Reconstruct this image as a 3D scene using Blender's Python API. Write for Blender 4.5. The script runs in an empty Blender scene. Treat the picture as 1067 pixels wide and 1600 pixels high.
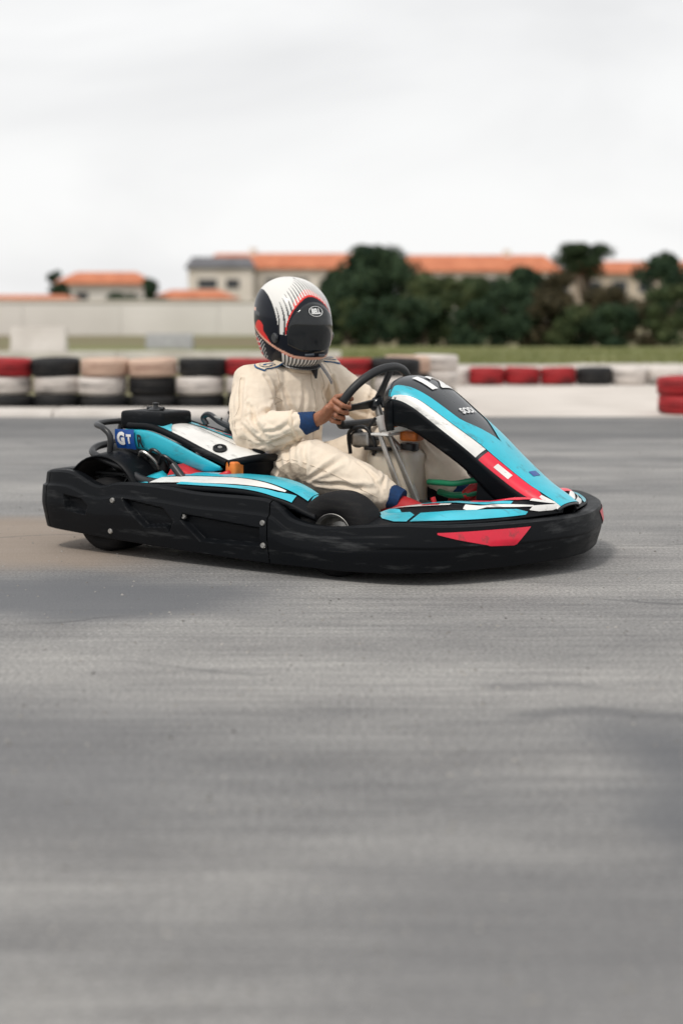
import bpy, bmesh, math, random
from mathutils import Vector, Matrix, noise, Euler
from mathutils.bvhtree import BVHTree

random.seed(7)
R = math.radians
PI = math.pi
scene = bpy.context.scene
col = scene.collection

# ------------------------------------------------------------------ camera
CAM_H = 0.868
cam_d = bpy.data.cameras.new('camera')
cam = bpy.data.objects.new('camera', cam_d)
col.objects.link(cam)
cam_d.sensor_fit = 'HORIZONTAL'
cam_d.sensor_width = 24.0
cam_d.lens = 2500 / 1067 * 24.0
cam_d.clip_end = 5000
cam.location = (0, 0, CAM_H)
cam.rotation_euler = (R(90) - math.atan(310 / 2500), 0, 0)
cam_d.dof.use_dof = True
cam_d.dof.focus_distance = 5.4
cam_d.dof.aperture_fstop = 1.75
scene.camera = cam

# ------------------------------------------------------------------ sky, sun, exposure
SUN_EL, SUN_AZ = 56, 215            # azimuth measured from +Y towards +X: behind the camera, to its left
world = bpy.data.worlds.new('World')
scene.world = world
world.use_nodes = True
wn, wl = world.node_tree.nodes, world.node_tree.links
wn.clear()
w_out = wn.new('ShaderNodeOutputWorld')
w_bg = wn.new('ShaderNodeBackground')
w_bg.inputs['Strength'].default_value = 0.1
w_sky = wn.new('ShaderNodeTexSky')
w_sky.sky_type = 'NISHITA'
w_sky.sun_disc = False
w_sky.sun_elevation = R(SUN_EL)
w_sky.sun_rotation = R(SUN_AZ)
w_sky.dust_density = 3.0
w_tc = wn.new('ShaderNodeTexCoord')
w_map = wn.new('ShaderNodeMapping')
w_map.inputs['Scale'].default_value = (1.5, 1.5, 5.0)
w_map.inputs['Location'].default_value = (1.3, 0.4, 0.15)
w_n = wn.new('ShaderNodeTexNoise')
w_n.inputs['Scale'].default_value = 1.8
w_n.inputs['Detail'].default_value = 5
w_n.inputs['Roughness'].default_value = 0.48
w_n.inputs['Distortion'].default_value = 0.5
w_r = wn.new('ShaderNodeValToRGB')
w_r.color_ramp.elements[0].position = 0.36
w_r.color_ramp.elements[0].color = (0.665, 0.665, 0.67, 1)
w_r.color_ramp.elements[1].position = 0.62
w_r.color_ramp.elements[1].color = (0.83, 0.83, 0.826, 1)
w_mul = wn.new('ShaderNodeVectorMath')
w_mul.operation = 'SCALE'
w_mul.inputs['Scale'].default_value = 9.7
w_mix = wn.new('ShaderNodeMixRGB')
w_mix.inputs['Fac'].default_value = 0.95
wl.new(w_tc.outputs['Generated'], w_map.inputs['Vector'])
wl.new(w_map.outputs['Vector'], w_n.inputs['Vector'])
wl.new(w_n.outputs['Fac'], w_r.inputs['Fac'])
wl.new(w_r.outputs['Color'], w_mul.inputs[0])
wl.new(w_sky.outputs['Color'], w_mix.inputs['Color1'])
wl.new(w_mul.outputs['Vector'], w_mix.inputs['Color2'])
wl.new(w_mix.outputs['Color'], w_bg.inputs['Color'])
wl.new(w_bg.outputs['Background'], w_out.inputs['Surface'])

sun_d = bpy.data.lights.new('sun', 'SUN')
sun_d.energy = 1.5
sun_d.angle = R(10)
sun_d.color = (1.0, 0.95, 0.88)
sun = bpy.data.objects.new('sun', sun_d)
col.objects.link(sun)
_d = Vector((math.sin(R(SUN_AZ)) * math.cos(R(SUN_EL)), math.cos(R(SUN_AZ)) * math.cos(R(SUN_EL)), math.sin(R(SUN_EL))))
sun.rotation_euler = (-_d).to_track_quat('-Z', 'Y').to_euler()
sun.location = (-6, -4, 12)

scene.view_settings.view_transform = 'Standard'
scene.view_settings.look = 'None'
scene.view_settings.exposure = 0.32
scene.view_settings.gamma = 1.0
scene.view_settings.use_curve_mapping = False

# ------------------------------------------------------------------ materials
def nodes_of(name):
    m = bpy.data.materials.new(name)
    m.use_nodes = True
    nt = m.node_tree
    return m, nt, nt.nodes['Principled BSDF']

def mat(name, c, rough=0.5, metal=0.0, var=0.12, scale=8.0, bump=0.0, bscale=60.0, coat=0.0, c2=None, spec=None, detail=4):
    """plain procedural material: base colour broken up by noise, optional second colour and bump"""
    m, nt, b = nodes_of(name)
    N, L = nt.nodes, nt.links
    tc = N.new('ShaderNodeTexCoord')
    n = N.new('ShaderNodeTexNoise')
    n.inputs['Scale'].default_value = scale
    n.inputs['Detail'].default_value = detail
    L.new(tc.outputs['Object'], n.inputs['Vector'])
    r = N.new('ShaderNodeValToRGB')
    r.color_ramp.elements[0].position = 0.3
    r.color_ramp.elements[1].position = 0.7
    if c2 is None:
        lo = [max(0, x * (1 - var)) for x in c]
        hi = [min(1, x * (1 + var)) for x in c]
    else:
        lo, hi = c, c2
    r.color_ramp.elements[0].color = (*lo, 1)
    r.color_ramp.elements[1].color = (*hi, 1)
    L.new(n.outputs['Fac'], r.inputs['Fac'])
    L.new(r.outputs['Color'], b.inputs['Base Color'])
    mr = N.new('ShaderNodeMapRange')
    mr.inputs['To Min'].default_value = max(0.02, rough - 0.08)
    mr.inputs['To Max'].default_value = min(1, rough + 0.08)
    L.new(n.outputs['Fac'], mr.inputs['Value'])
    L.new(mr.outputs['Result'], b.inputs['Roughness'])
    b.inputs['Metallic'].default_value = metal
    if coat:
        b.inputs['Coat Weight'].default_value = coat
        b.inputs['Coat Roughness'].default_value = 0.06
    if spec is not None:
        b.inputs['Specular IOR Level'].default_value = spec
    if bump:
        n2 = N.new('ShaderNodeTexNoise')
        n2.inputs['Scale'].default_value = bscale
        n2.inputs['Detail'].default_value = 5
        L.new(tc.outputs['Object'], n2.inputs['Vector'])
        bp = N.new('ShaderNodeBump')
        bp.inputs['Strength'].default_value = bump
        bp.inputs['Distance'].default_value = 0.01
        L.new(n2.outputs['Fac'], bp.inputs['Height'])
        L.new(bp.outputs['Normal'], b.inputs['Normal'])
    return m

def scuffed(name, base, scuff, rough, amount=0.55, scale=14.0, spec=0.3):
    """dark moulded plastic or rubber with paler scuffs and dust"""
    m, nt, b = nodes_of(name)
    N, L = nt.nodes, nt.links
    tc = N.new('ShaderNodeTexCoord')
    mp = N.new('ShaderNodeMapping')
    mp.inputs['Scale'].default_value = (0.30, 0.45, 2.4)
    L.new(tc.outputs['Object'], mp.inputs['Vector'])
    n = N.new('ShaderNodeTexNoise'); n.inputs['Scale'].default_value = scale; n.inputs['Detail'].default_value = 8
    n.inputs['Roughness'].default_value = 0.68
    L.new(mp.outputs['Vector'], n.inputs['Vector'])
    r = N.new('ShaderNodeValToRGB')
    r.color_ramp.elements[0].position = amount; r.color_ramp.elements[0].color = (*base, 1)
    r.color_ramp.elements[1].position = min(1, amount + 0.24); r.color_ramp.elements[1].color = (*scuff, 1)
    L.new(n.outputs['Fac'], r.inputs['Fac'])
    L.new(r.outputs['Color'], b.inputs['Base Color'])
    mr = N.new('ShaderNodeMapRange')
    mr.inputs['From Min'].default_value = 0.35; mr.inputs['From Max'].default_value = 0.75
    mr.inputs['To Min'].default_value = rough; mr.inputs['To Max'].default_value = min(1, rough + 0.3)
    L.new(n.outputs['Fac'], mr.inputs['Value']); L.new(mr.outputs['Result'], b.inputs['Roughness'])
    b.inputs['Specular IOR Level'].default_value = spec
    n2 = N.new('ShaderNodeTexNoise'); n2.inputs['Scale'].default_value = 160
    L.new(tc.outputs['Object'], n2.inputs['Vector'])
    bp = N.new('ShaderNodeBump'); bp.inputs['Strength'].default_value = 0.12; bp.inputs['Distance'].default_value = 0.004
    L.new(n2.outputs['Fac'], bp.inputs['Height']); L.new(bp.outputs['Normal'], b.inputs['Normal'])
    return m

def vinyl(name, c, rough=0.3, wear=0.63):
    m, nt, b = nodes_of(name)
    N, L = nt.nodes, nt.links
    tc = N.new('ShaderNodeTexCoord')
    def tx(scale, sc, det):
        mp = N.new('ShaderNodeMapping'); mp.inputs['Scale'].default_value = sc; mp.inputs['Rotation'].default_value = (0.2, 0.3, 0.1)
        L.new(tc.outputs['Object'], mp.inputs['Vector'])
        n = N.new('ShaderNodeTexNoise'); n.inputs['Scale'].default_value = scale; n.inputs['Detail'].default_value = det; n.inputs['Roughness'].default_value = .65
        L.new(mp.outputs['Vector'], n.inputs['Vector']); return n.outputs['Fac']
    def rmp(src, p0, c0, p1, c1):
        r = N.new('ShaderNodeValToRGB'); r.color_ramp.elements[0].position = p0; r.color_ramp.elements[0].color = (*c0, 1)
        r.color_ramp.elements[1].position = p1; r.color_ramp.elements[1].color = (*c1, 1); L.new(src, r.inputs['Fac']); return r.outputs['Color']
    base = rmp(tx(7, (1, 1, 1), 5), .3, [x * .86 for x in c], .7, [min(1, x * 1.1) for x in c])
    dirt = rmp(tx(11, (.6, 2.2, 2.2), 9), wear - .06, (0, 0, 0), wear + .10, (.75, .75, .75))
    scr = rmp(tx(26, (.18, 3, 3), 5), .66, (0, 0, 0), .74, (.55, .55, .55))
    mx = N.new('ShaderNodeMixRGB'); mx.inputs['Color2'].default_value = (.07, .068, .064, 1)
    L.new(dirt, mx.inputs['Fac']); L.new(base, mx.inputs['Color1'])
    m2 = N.new('ShaderNodeMixRGB'); m2.inputs['Color2'].default_value = (.24, .24, .235, 1)
    L.new(scr, m2.inputs['Fac']); L.new(mx.outputs['Color'], m2.inputs['Color1'])
    L.new(m2.outputs['Color'], b.inputs['Base Color'])
    rr = N.new('ShaderNodeMapRange'); rr.inputs['To Min'].default_value = rough; rr.inputs['To Max'].default_value = .8
    L.new(dirt, rr.inputs['Value']); L.new(rr.outputs['Result'], b.inputs['Roughness'])
    b.inputs['Coat Weight'].default_value = .15
    return m

M = {}
M['black_plastic'] = scuffed('black plastic', (0.0042, 0.0052, 0.0068), (0.060, 0.062, 0.064), 0.38, 0.56, 12.0, 0.14)
M['dark_panel'] = mat('charcoal gloss panel', (0.022, 0.026, 0.031), 0.30, var=0.2, scale=12, coat=0.3)
M['black_metal'] = mat('black painted steel', (0.014, 0.015, 0.017), 0.38, var=0.3, scale=20)
M['engine_black'] = mat('engine casing', (0.016, 0.017, 0.018), 0.55, var=0.45, scale=26, bump=0.3, bscale=120)
M['rubber'] = scuffed('tyre rubber', (0.009, 0.009, 0.010), (0.026, 0.025, 0.024), 0.62, 0.5, 22, 0.2)
M['seat'] = mat('seat shell', (0.010, 0.010, 0.011), 0.55, var=0.3, scale=9)
M['cyan'] = vinyl('cyan vinyl', (0.028, 0.47, 0.60))
M['cyan_pale'] = vinyl('pale cyan vinyl', (0.10, 0.55, 0.68))
M['white_vinyl'] = vinyl('white vinyl', (0.78, 0.77, 0.74))
M['red_vinyl'] = vinyl('red vinyl', (0.78, 0.012, 0.045))
M['blue_vinyl'] = mat('deep blue vinyl', (0.01, 0.07, 0.30), 0.3, var=0.2, scale=30)
M['red_metal'] = mat('red painted metal', (0.55, 0.015, 0.02), 0.38, var=0.25, scale=26)
M['orange_metal'] = mat('orange plastic', (0.65, 0.17, 0.025), 0.45, var=0.3, scale=30)
M['green_hose'] = mat('green rubber hose', (0.01, 0.22, 0.10), 0.42, var=0.2, scale=12)
M['steel'] = mat('brushed steel', (0.42, 0.41, 0.39), 0.36, 0.85, var=0.2, scale=30)
M['alloy'] = mat('cast alloy', (0.40, 0.39, 0.37), 0.42, 0.9, var=0.25, scale=40)
M['white_part'] = mat('white painted part', (0.72, 0.71, 0.69), 0.4, var=0.08)
M['steer_grip'] = mat('steering grip', (0.013, 0.014, 0.016), 0.5, var=0.2, scale=40, bump=0.1, bscale=300)
M['letter_black'] = mat('black lettering', (0.01, 0.012, 0.016), 0.4)
M['letter_white'] = mat('white lettering', (0.80, 0.80, 0.79), 0.35, var=0.04)
M['blue_cloth'] = mat('blue knit', (0.004, 0.034, 0.115), 0.85, var=0.2, scale=60, bump=0.5, bscale=350)
M['blue_trim'] = mat('blue trim', (0.025, 0.11, 0.26), 0.7, var=0.2, scale=60)
M['red_cloth'] = mat('red shoe', (0.42, 0.015, 0.02), 0.6, var=0.2, scale=40)
M['black_cloth'] = mat('black cloth', (0.012, 0.012, 0.014), 0.8, var=0.3, scale=50)

# translucent tank plastic
m, nt, b = nodes_of('milky tank plastic')
b.inputs['Base Color'].default_value = (0.66, 0.58, 0.47, 1)
b.inputs['Roughness'].default_value = 0.4
b.inputs['Subsurface Weight'].default_value = 0.35
b.inputs['Subsurface Radius'].default_value = (0.03, 0.02, 0.012)
tn = nt.nodes.new('ShaderNodeTexNoise'); tn.inputs['Scale'].default_value = 5
tr = nt.nodes.new('ShaderNodeValToRGB')
tr.color_ramp.elements[0].color = (0.50, 0.43, 0.34, 1); tr.color_ramp.elements[1].color = (0.70, 0.65, 0.56, 1)
nt.links.new(tn.outputs['Fac'], tr.inputs['Fac']); nt.links.new(tr.outputs['Color'], b.inputs['Base Color'])
M['tank'] = m

# suit cloth: cream, faint grime, fine weave and small creases
m, nt, b = nodes_of('cream racing suit cloth')
N, L = nt.nodes, nt.links
tc = N.new('ShaderNodeTexCoord')
n1 = N.new('ShaderNodeTexNoise'); n1.inputs['Scale'].default_value = 5.5; n1.inputs['Detail'].default_value = 7; n1.inputs['Roughness'].default_value = 0.62
L.new(tc.outputs['Object'], n1.inputs['Vector'])
r1 = N.new('ShaderNodeValToRGB')
for e in list(r1.color_ramp.elements)[1:]:
    r1.color_ramp.elements.remove(e)
r1.color_ramp.elements[0].position = 0.27; r1.color_ramp.elements[0].color = (0.50, 0.42, 0.32, 1)
e = r1.color_ramp.elements.new(0.42); e.color = (0.75, 0.635, 0.505, 1)
e = r1.color_ramp.elements.new(0.75); e.color = (0.84, 0.735, 0.605, 1)
L.new(n1.outputs['Fac'], r1.inputs['Fac']); L.new(r1.outputs['Color'], b.inputs['Base Color'])
b.inputs['Roughness'].default_value = 0.85
b.inputs['Sheen Weight'].default_value = 0.2
n2 = N.new('ShaderNodeTexNoise'); n2.inputs['Scale'].default_value = 24; n2.inputs['Detail'].default_value = 6
L.new(tc.outputs['Object'], n2.inputs['Vector'])
n3 = N.new('ShaderNodeTexNoise'); n3.inputs['Scale'].default_value = 420
L.new(tc.outputs['Object'], n3.inputs['Vector'])
ad = N.new('ShaderNodeMath'); ad.operation = 'MULTIPLY_ADD'; ad.inputs[1].default_value = 0.12
L.new(n3.outputs['Fac'], ad.inputs[0]); L.new(n2.outputs['Fac'], ad.inputs[2])
bp = N.new('ShaderNodeBump'); bp.inputs['Strength'].default_value = 0.28; bp.inputs['Distance'].default_value = 0.02
L.new(ad.outputs[0], bp.inputs['Height']); L.new(bp.outputs['Normal'], b.inputs['Normal'])
M['suit'] = m
M['suit_plain'] = mat('cream suit trim', (0.74, 0.62, 0.48), 0.85, var=0.08, scale=20, bump=0.3, bscale=200)
M['suit_dirt'] = mat('grimy knee patch', (0.30, 0.24, 0.18), 0.9, c2=(0.60, 0.51, 0.40), scale=26, detail=7, bump=0.4, bscale=90)
M['seam'] = mat('seam thread', (0.46, 0.385, 0.30), 0.9)

# skin
m, nt, b = nodes_of('sun tanned skin')
b.inputs['Roughness'].default_value = 0.5
b.inputs['Subsurface Weight'].default_value = 0.12
b.inputs['Subsurface Radius'].default_value = (0.01, 0.004, 0.002)
N, L = nt.nodes, nt.links
tc = N.new('ShaderNodeTexCoord')
n1 = N.new('ShaderNodeTexNoise'); n1.inputs['Scale'].default_value = 45; n1.inputs['Detail'].default_value = 5
L.new(tc.outputs['Object'], n1.inputs['Vector'])
r1 = N.new('ShaderNodeValToRGB')
r1.color_ramp.elements[0].position = 0.3; r1.color_ramp.elements[0].color = (0.25, 0.095, 0.048, 1)
r1.color_ramp.elements[1].position = 0.7; r1.color_ramp.elements[1].color = (0.40, 0.17, 0.095, 1)
L.new(n1.outputs['Fac'], r1.inputs['Fac']); L.new(r1.outputs['Color'], b.inputs['Base Color'])
bp = N.new('ShaderNodeBump'); bp.inputs['Strength'].default_value = 0.25; bp.inputs['Distance'].default_value = 0.004
L.new(n1.outputs['Fac'], bp.inputs['Height']); L.new(bp.outputs['Normal'], b.inputs['Normal'])
M['skin'] = m

# helmet paint: colours from a painted attribute (the printed design)
m, nt, b = nodes_of('helmet lacquer')
at = nt.nodes.new('ShaderNodeAttribute'); at.attribute_name = 'paint'
nt.links.new(at.outputs['Color'], b.inputs['Base Color'])
b.inputs['Roughness'].default_value = 0.3
b.inputs['Coat Weight'].default_value = 0.15
b.inputs['Coat Roughness'].default_value = 0.05
b.inputs['Specular IOR Level'].default_value = 0.22
M['helmet'] = m
m, nt, b = nodes_of('smoked visor')
b.inputs['Base Color'].default_value = (0.006, 0.008, 0.010, 1)
b.inputs['Roughness'].default_value = 0.08
b.inputs['Specular IOR Level'].default_value = 0.5
b.inputs['Coat Weight'].default_value = 0.2
b.inputs['Coat Roughness'].default_value = 0.03
vn = nt.nodes.new('ShaderNodeTexNoise'); vn.inputs['Scale'].default_value = 60
vm = nt.nodes.new('ShaderNodeMapRange'); vm.inputs['To Min'].default_value = 0.06; vm.inputs['To Max'].default_value = 0.2
nt.links.new(vn.outputs['Fac'], vm.inputs['Value']); nt.links.new(vm.outputs['Result'], b.inputs['Roughness'])
M['visor'] = m

# asphalt: worn pale tarmac, aggregate, rubber streaks along the lane, darker repairs, dusty patch
def asphalt():
    m, nt, b = nodes_of('worn asphalt')
    N, L = nt.nodes, nt.links
    tc = N.new('ShaderNodeTexCoord')
    P = tc.outputs['Object']
    def tex(scale, sc=(1, 1, 1), detail=5, rough=0.55, rot=0.0, kind='noise'):
        mp = N.new('ShaderNodeMapping'); mp.inputs['Scale'].default_value = sc; mp.inputs['Rotation'].default_value = (0, 0, rot)
        L.new(P, mp.inputs['Vector'])
        n = N.new('ShaderNodeTexNoise' if kind == 'noise' else 'ShaderNodeTexVoronoi')
        n.inputs['Scale'].default_value = scale
        if kind == 'noise':
            n.inputs['Detail'].default_value = detail; n.inputs['Roughness'].default_value = rough
        L.new(mp.outputs['Vector'], n.inputs['Vector'])
        return n
    def ramp(src, p0, c0, p1, c1):
        r = N.new('ShaderNodeValToRGB')
        r.color_ramp.elements[0].position = p0; r.color_ramp.elements[0].color = (*c0, 1)
        r.color_ramp.elements[1].position = p1; r.color_ramp.elements[1].color = (*c1, 1)
        L.new(src, r.inputs['Fac']); return r.outputs['Color']
    def mix(kind, fac, a, c):
        x = N.new('ShaderNodeMixRGB'); x.blend_type = kind
        if isinstance(fac, float): x.inputs['Fac'].default_value = fac
        else: L.new(fac, x.inputs['Fac'])
        L.new(a, x.inputs['Color1'])
        if isinstance(c, tuple): x.inputs['Color2'].default_value = (*c, 1)
        else: L.new(c, x.inputs['Color2'])
        return x.outputs['Color']
    big = ramp(tex(0.85, (0.55, 1.7, 1), 4, 0.5, R(-38)).outputs['Fac'], 0.32, (0.222, 0.222, 0.223), 0.62, (0.346, 0.340, 0.330))
    grain = ramp(tex(95, detail=3).outputs['Fac'], 0.33, (0.50, 0.50, 0.51), 0.68, (1.28, 1.27, 1.25))
    c = mix('MULTIPLY', 0.75, big, grain)
    stones = ramp(tex(130, kind='v').outputs['Distance'], 0.0, (1.75, 1.72, 1.68), 0.42, (0.78, 0.78, 0.79))
    c = mix('MULTIPLY', 0.38, c, stones)
    streak = ramp(tex(1.0, (0.55, 14, 1), 6, 0.62, R(-2)).outputs['Fac'], 0.34, (0.66, 0.66, 0.67), 0.60, (1.10, 1.10, 1.09))
    c = mix('MULTIPLY', 0.34, c, streak)
    streak2 = ramp(tex(1.0, (1.4, 46, 1), 4, 0.6, R(1)).outputs['Fac'], 0.36, (0.74, 0.74, 0.75), 0.64, (1.16, 1.16, 1.15))
    c = mix('MULTIPLY', 0.60, c, streak2)
    streak3 = ramp(tex(1.0, (3.5, 120, 1), 3, 0.6, R(-1)).outputs['Fac'], 0.36, (0.70, 0.70, 0.71), 0.64, (1.22, 1.22, 1.21))
    c = mix('MULTIPLY', 0.32, c, streak3)
    blot = ramp(tex(2.3, (0.8, 1.3, 1), 6, 0.6, R(-18)).outputs['Fac'], 0.36, (0.72, 0.72, 0.73), 0.62, (1.12, 1.115, 1.10))
    c = mix('MULTIPLY', 0.55, c, blot)
    # rubbered-in dark driving line and shaped repairs: soft boxes in metres
    sep = N.new('ShaderNodeSeparateXYZ')
    wob = tex(1.6, detail=4)
    wv = N.new('ShaderNodeVectorMath'); wv.operation = 'SCALE'; wv.inputs['Scale'].default_value = 0.45
    L.new(wob.outputs['Color'], wv.inputs[0])
    av = N.new('ShaderNodeVectorMath'); av.operation = 'ADD'
    L.new(P, av.inputs[0]); L.new(wv.outputs['Vector'], av.inputs[1])
    L.new(av.outputs['Vector'], sep.inputs[0])
    def band(axis, centre, half, soft):
        s = N.new('ShaderNodeMath'); s.operation = 'SUBTRACT'; s.inputs[1].default_value = centre + 0.22
        L.new(sep.outputs[axis], s.inputs[0])
        a = N.new('ShaderNodeMath'); a.operation = 'ABSOLUTE'; L.new(s.outputs[0], a.inputs[0])
        r = N.new('ShaderNodeMapRange'); r.interpolation_type = 'SMOOTHSTEP'
        r.inputs['From Min'].default_value = half; r.inputs['From Max'].default_value = half + soft
        r.inputs['To Min'].default_value = 1; r.inputs['To Max'].default_value = 0
        L.new(a.outputs[0], r.inputs['Value']); return r.outputs['Result']
    def times(a, c, k=1.0):
        x = N.new('ShaderNodeMath'); x.operation = 'MULTIPLY'; L.new(a, x.inputs[0]); L.new(c, x.inputs[1])
        y = N.new('ShaderNodeMath'); y.operation = 'MULTIPLY'; L.new(x.outputs[0], y.inputs[0]); y.inputs[1].default_value = k
        return y.outputs[0]
    def patch(c, x, y, hx, hy, sx, sy, k, colr):
        f = times(band('X', x, hx, sx), band('Y', y, hy, sy), k)
        return mix('MIX', f, c, colr)
    c = patch(c, -1.50, 6.1, 0.55, 0.5, 0.5, 0.45, 0.75, (0.285, 0.225, 0.175))     # dusty tan patch behind the kart
    c = patch(c, -1.15, 4.85, 0.60, 0.16, 0.6, 0.35, 0.88, (0.115, 0.12, 0.13))         # dark tar lane by it
    c = patch(c, 0.74, 2.75, 0.10, 0.30, 0.22, 0.5, 0.75, (0.10, 0.105, 0.115))          # dark repair at the right
    c = patch(c, 0.0, 12.2, 30.0, 0.75, 0.1, 0.7, 0.55, (0.085, 0.088, 0.092))           # rubbered band by the far edge
    c = patch(c, 0.45, 2.05, 0.25, 0.12, 0.4, 0.45, 0.45, (0.13, 0.13, 0.135))
    c = patch(c, 0.62, 3.34, 0.16, 0.012, 0.12, 0.05, 0.5, (0.09, 0.092, 0.098))          # tar seam
    c = patch(c, 0.50, 3.62, 0.07, 0.012, 0.08, 0.04, 0.4, (0.10, 0.10, 0.105))
    c = patch(c, -0.62, 3.1, 0.10, 0.2, 0.3, 0.5, 0.4, (0.16, 0.16, 0.165))
    # thin cracks
    vo = N.new('ShaderNodeTexVoronoi'); vo.feature = 'DISTANCE_TO_EDGE'; vo.inputs['Scale'].default_value = 0.55
    wv2 = N.new('ShaderNodeMapping'); wv2.inputs['Scale'].default_value = (0.8, 1.7, 1); wv2.inputs['Rotation'].default_value = (0, 0, R(14))
    L.new(av.outputs['Vector'], wv2.inputs['Vector']); L.new(wv2.outputs['Vector'], vo.inputs['Vector'])
    ck = N.new('ShaderNodeMapRange'); ck.inputs['From Min'].default_value = 0.004; ck.inputs['From Max'].default_value = 0.014
    ck.inputs['To Min'].default_value = 0.6; ck.inputs['To Max'].default_value = 0.0
    L.new(vo.outputs['Distance'], ck.inputs['Value'])
    gate = tex(0.9, detail=2)
    gr = N.new('ShaderNodeMapRange'); gr.inputs['From Min'].default_value = 0.5; gr.inputs['From Max'].default_value = 0.62
    L.new(gate.outputs['Fac'], gr.inputs['Value'])
    c = mix('MIX', times(ck.outputs['Result'], gr.outputs['Result']), c, (0.06, 0.062, 0.066))
    L.new(c, b.inputs['Base Color'])
    b.inputs['Roughness'].default_value = 0.82
    b.inputs['Specular IOR Level'].default_value = 0.3
    h = tex(120, detail=4)
    bp = N.new('ShaderNodeBump'); bp.inputs['Strength'].default_value = 0.45; bp.inputs['Distance'].default_value = 0.006
    L.new(h.outputs['Fac'], bp.inputs['Height']); L.new(bp.outputs['Normal'], b.inputs['Normal'])
    return m
M['asphalt'] = asphalt()
M['concrete'] = mat('pale concrete', (0.50, 0.455, 0.41), 0.85, c2=(0.66, 0.61, 0.56), scale=1.1, detail=8, bump=0.3, bscale=40)
M['kerb'] = mat('pale kerb', (0.50, 0.46, 0.42), 0.85, c2=(0.68, 0.64, 0.60), scale=2.5, detail=7, bump=0.3, bscale=30)
M['field'] = mat('dry field', (0.16, 0.115, 0.062), 0.95, c2=(0.15, 0.155, 0.06), scale=0.11, detail=8, bump=0.5, bscale=6)
M['lawn'] = mat('short lawn', (0.115, 0.135, 0.035), 0.95, c2=(0.185, 0.185, 0.06), scale=0.9, detail=8, bump=0.6, bscale=25)
M['blade'] = mat('grass blade', (0.11, 0.14, 0.035), 0.8, c2=(0.20, 0.20, 0.07), scale=1.5)
M['cream_wall'] = mat('cream render', (0.66, 0.60, 0.52), 0.9, c2=(0.76, 0.71, 0.64), scale=0.5, detail=8)
M['white_wall'] = mat('white render', (0.66, 0.63, 0.59), 0.9, c2=(0.78, 0.75, 0.71), scale=0.4, detail=8)
M['tan_wall'] = mat('tan render', (0.46, 0.38, 0.29), 0.9, c2=(0.58, 0.50, 0.40), scale=0.4, detail=8)
M['roof'] = mat('terracotta tile', (0.42, 0.125, 0.055), 0.85, c2=(0.60, 0.22, 0.11), scale=0.9, detail=8, bump=0.5, bscale=6)
M['roof_grey'] = mat('grey slate', (0.12, 0.12, 0.13), 0.7, var=0.3, scale=1.0)
M['window'] = mat('dark window glass', (0.03, 0.035, 0.04), 0.15, var=0.3, scale=1.0)
M['frame'] = mat('window frame', (0.45, 0.42, 0.38), 0.6)
M['bark'] = mat('bark', (0.07, 0.048, 0.032), 0.9, c2=(0.13, 0.095, 0.065), scale=6, bump=0.6, bscale=14)
M['tyre_black'] = scuffed('old black tyre', (0.013, 0.013, 0.014), (0.06, 0.055, 0.05), 0.6, 0.5, 6)
M['tyre_white'] = scuffed('tyre painted white', (0.62, 0.57, 0.53), (0.10, 0.09, 0.085), 0.6, 0.50, 7)
M['tyre_red'] = scuffed('tyre painted red', (0.34, 0.020, 0.024), (0.05, 0.015, 0.015), 0.55, 0.48, 6)
M['tyre_pink'] = scuffed('tyre in faded red paint', (0.56, 0.40, 0.31), (0.28, 0.15, 0.12), 0.6, 0.5, 6)

def leafmat(name, a, c2):
    m, nt, b = nodes_of(name)
    N, L = nt.nodes, nt.links
    g = N.new('ShaderNodeNewGeometry')
    n = N.new('ShaderNodeTexNoise'); n.inputs['Scale'].default_value = 1.3; n.inputs['Detail'].default_value = 6
    L.new(g.outputs['Position'], n.inputs['Vector'])
    x = N.new('ShaderNodeMath'); x.operation = 'MULTIPLY_ADD'; x.inputs[1].default_value = 0.35
    L.new(g.outputs['Random Per Island'], x.inputs[0]); L.new(n.outputs['Fac'], x.inputs[2])
    r = N.new('ShaderNodeValToRGB')
    r.color_ramp.elements[0].position = 0.45; r.color_ramp.elements[0].color = (*a, 1)
    r.color_ramp.elements[1].position = 0.95; r.color_ramp.elements[1].color = (*c2, 1)
    L.new(x.outputs[0], r.inputs['Fac']); L.new(r.outputs['Color'], b.inputs['Base Color'])
    b.inputs['Roughness'].default_value = 0.75
    b.inputs['Specular IOR Level'].default_value = 0.15
    return m
M['leaf_dark'] = leafmat('dark evergreen leaves', (0.014, 0.032, 0.018), (0.058, 0.092, 0.045))
M['leaf_mid'] = leafmat('mid green leaves', (0.020, 0.040, 0.016), (0.10, 0.12, 0.05))
M['leaf_olive'] = leafmat('olive brown leaves', (0.030, 0.028, 0.014), (0.10, 0.082, 0.045))
M['leaf_pine'] = leafmat('pine needles', (0.012, 0.028, 0.014), (0.055, 0.078, 0.032))

# ------------------------------------------------------------------ mesh helpers
def link(o, parent=None):
    col.objects.link(o)
    if parent is not None:
        o.parent = parent
    return o

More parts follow.
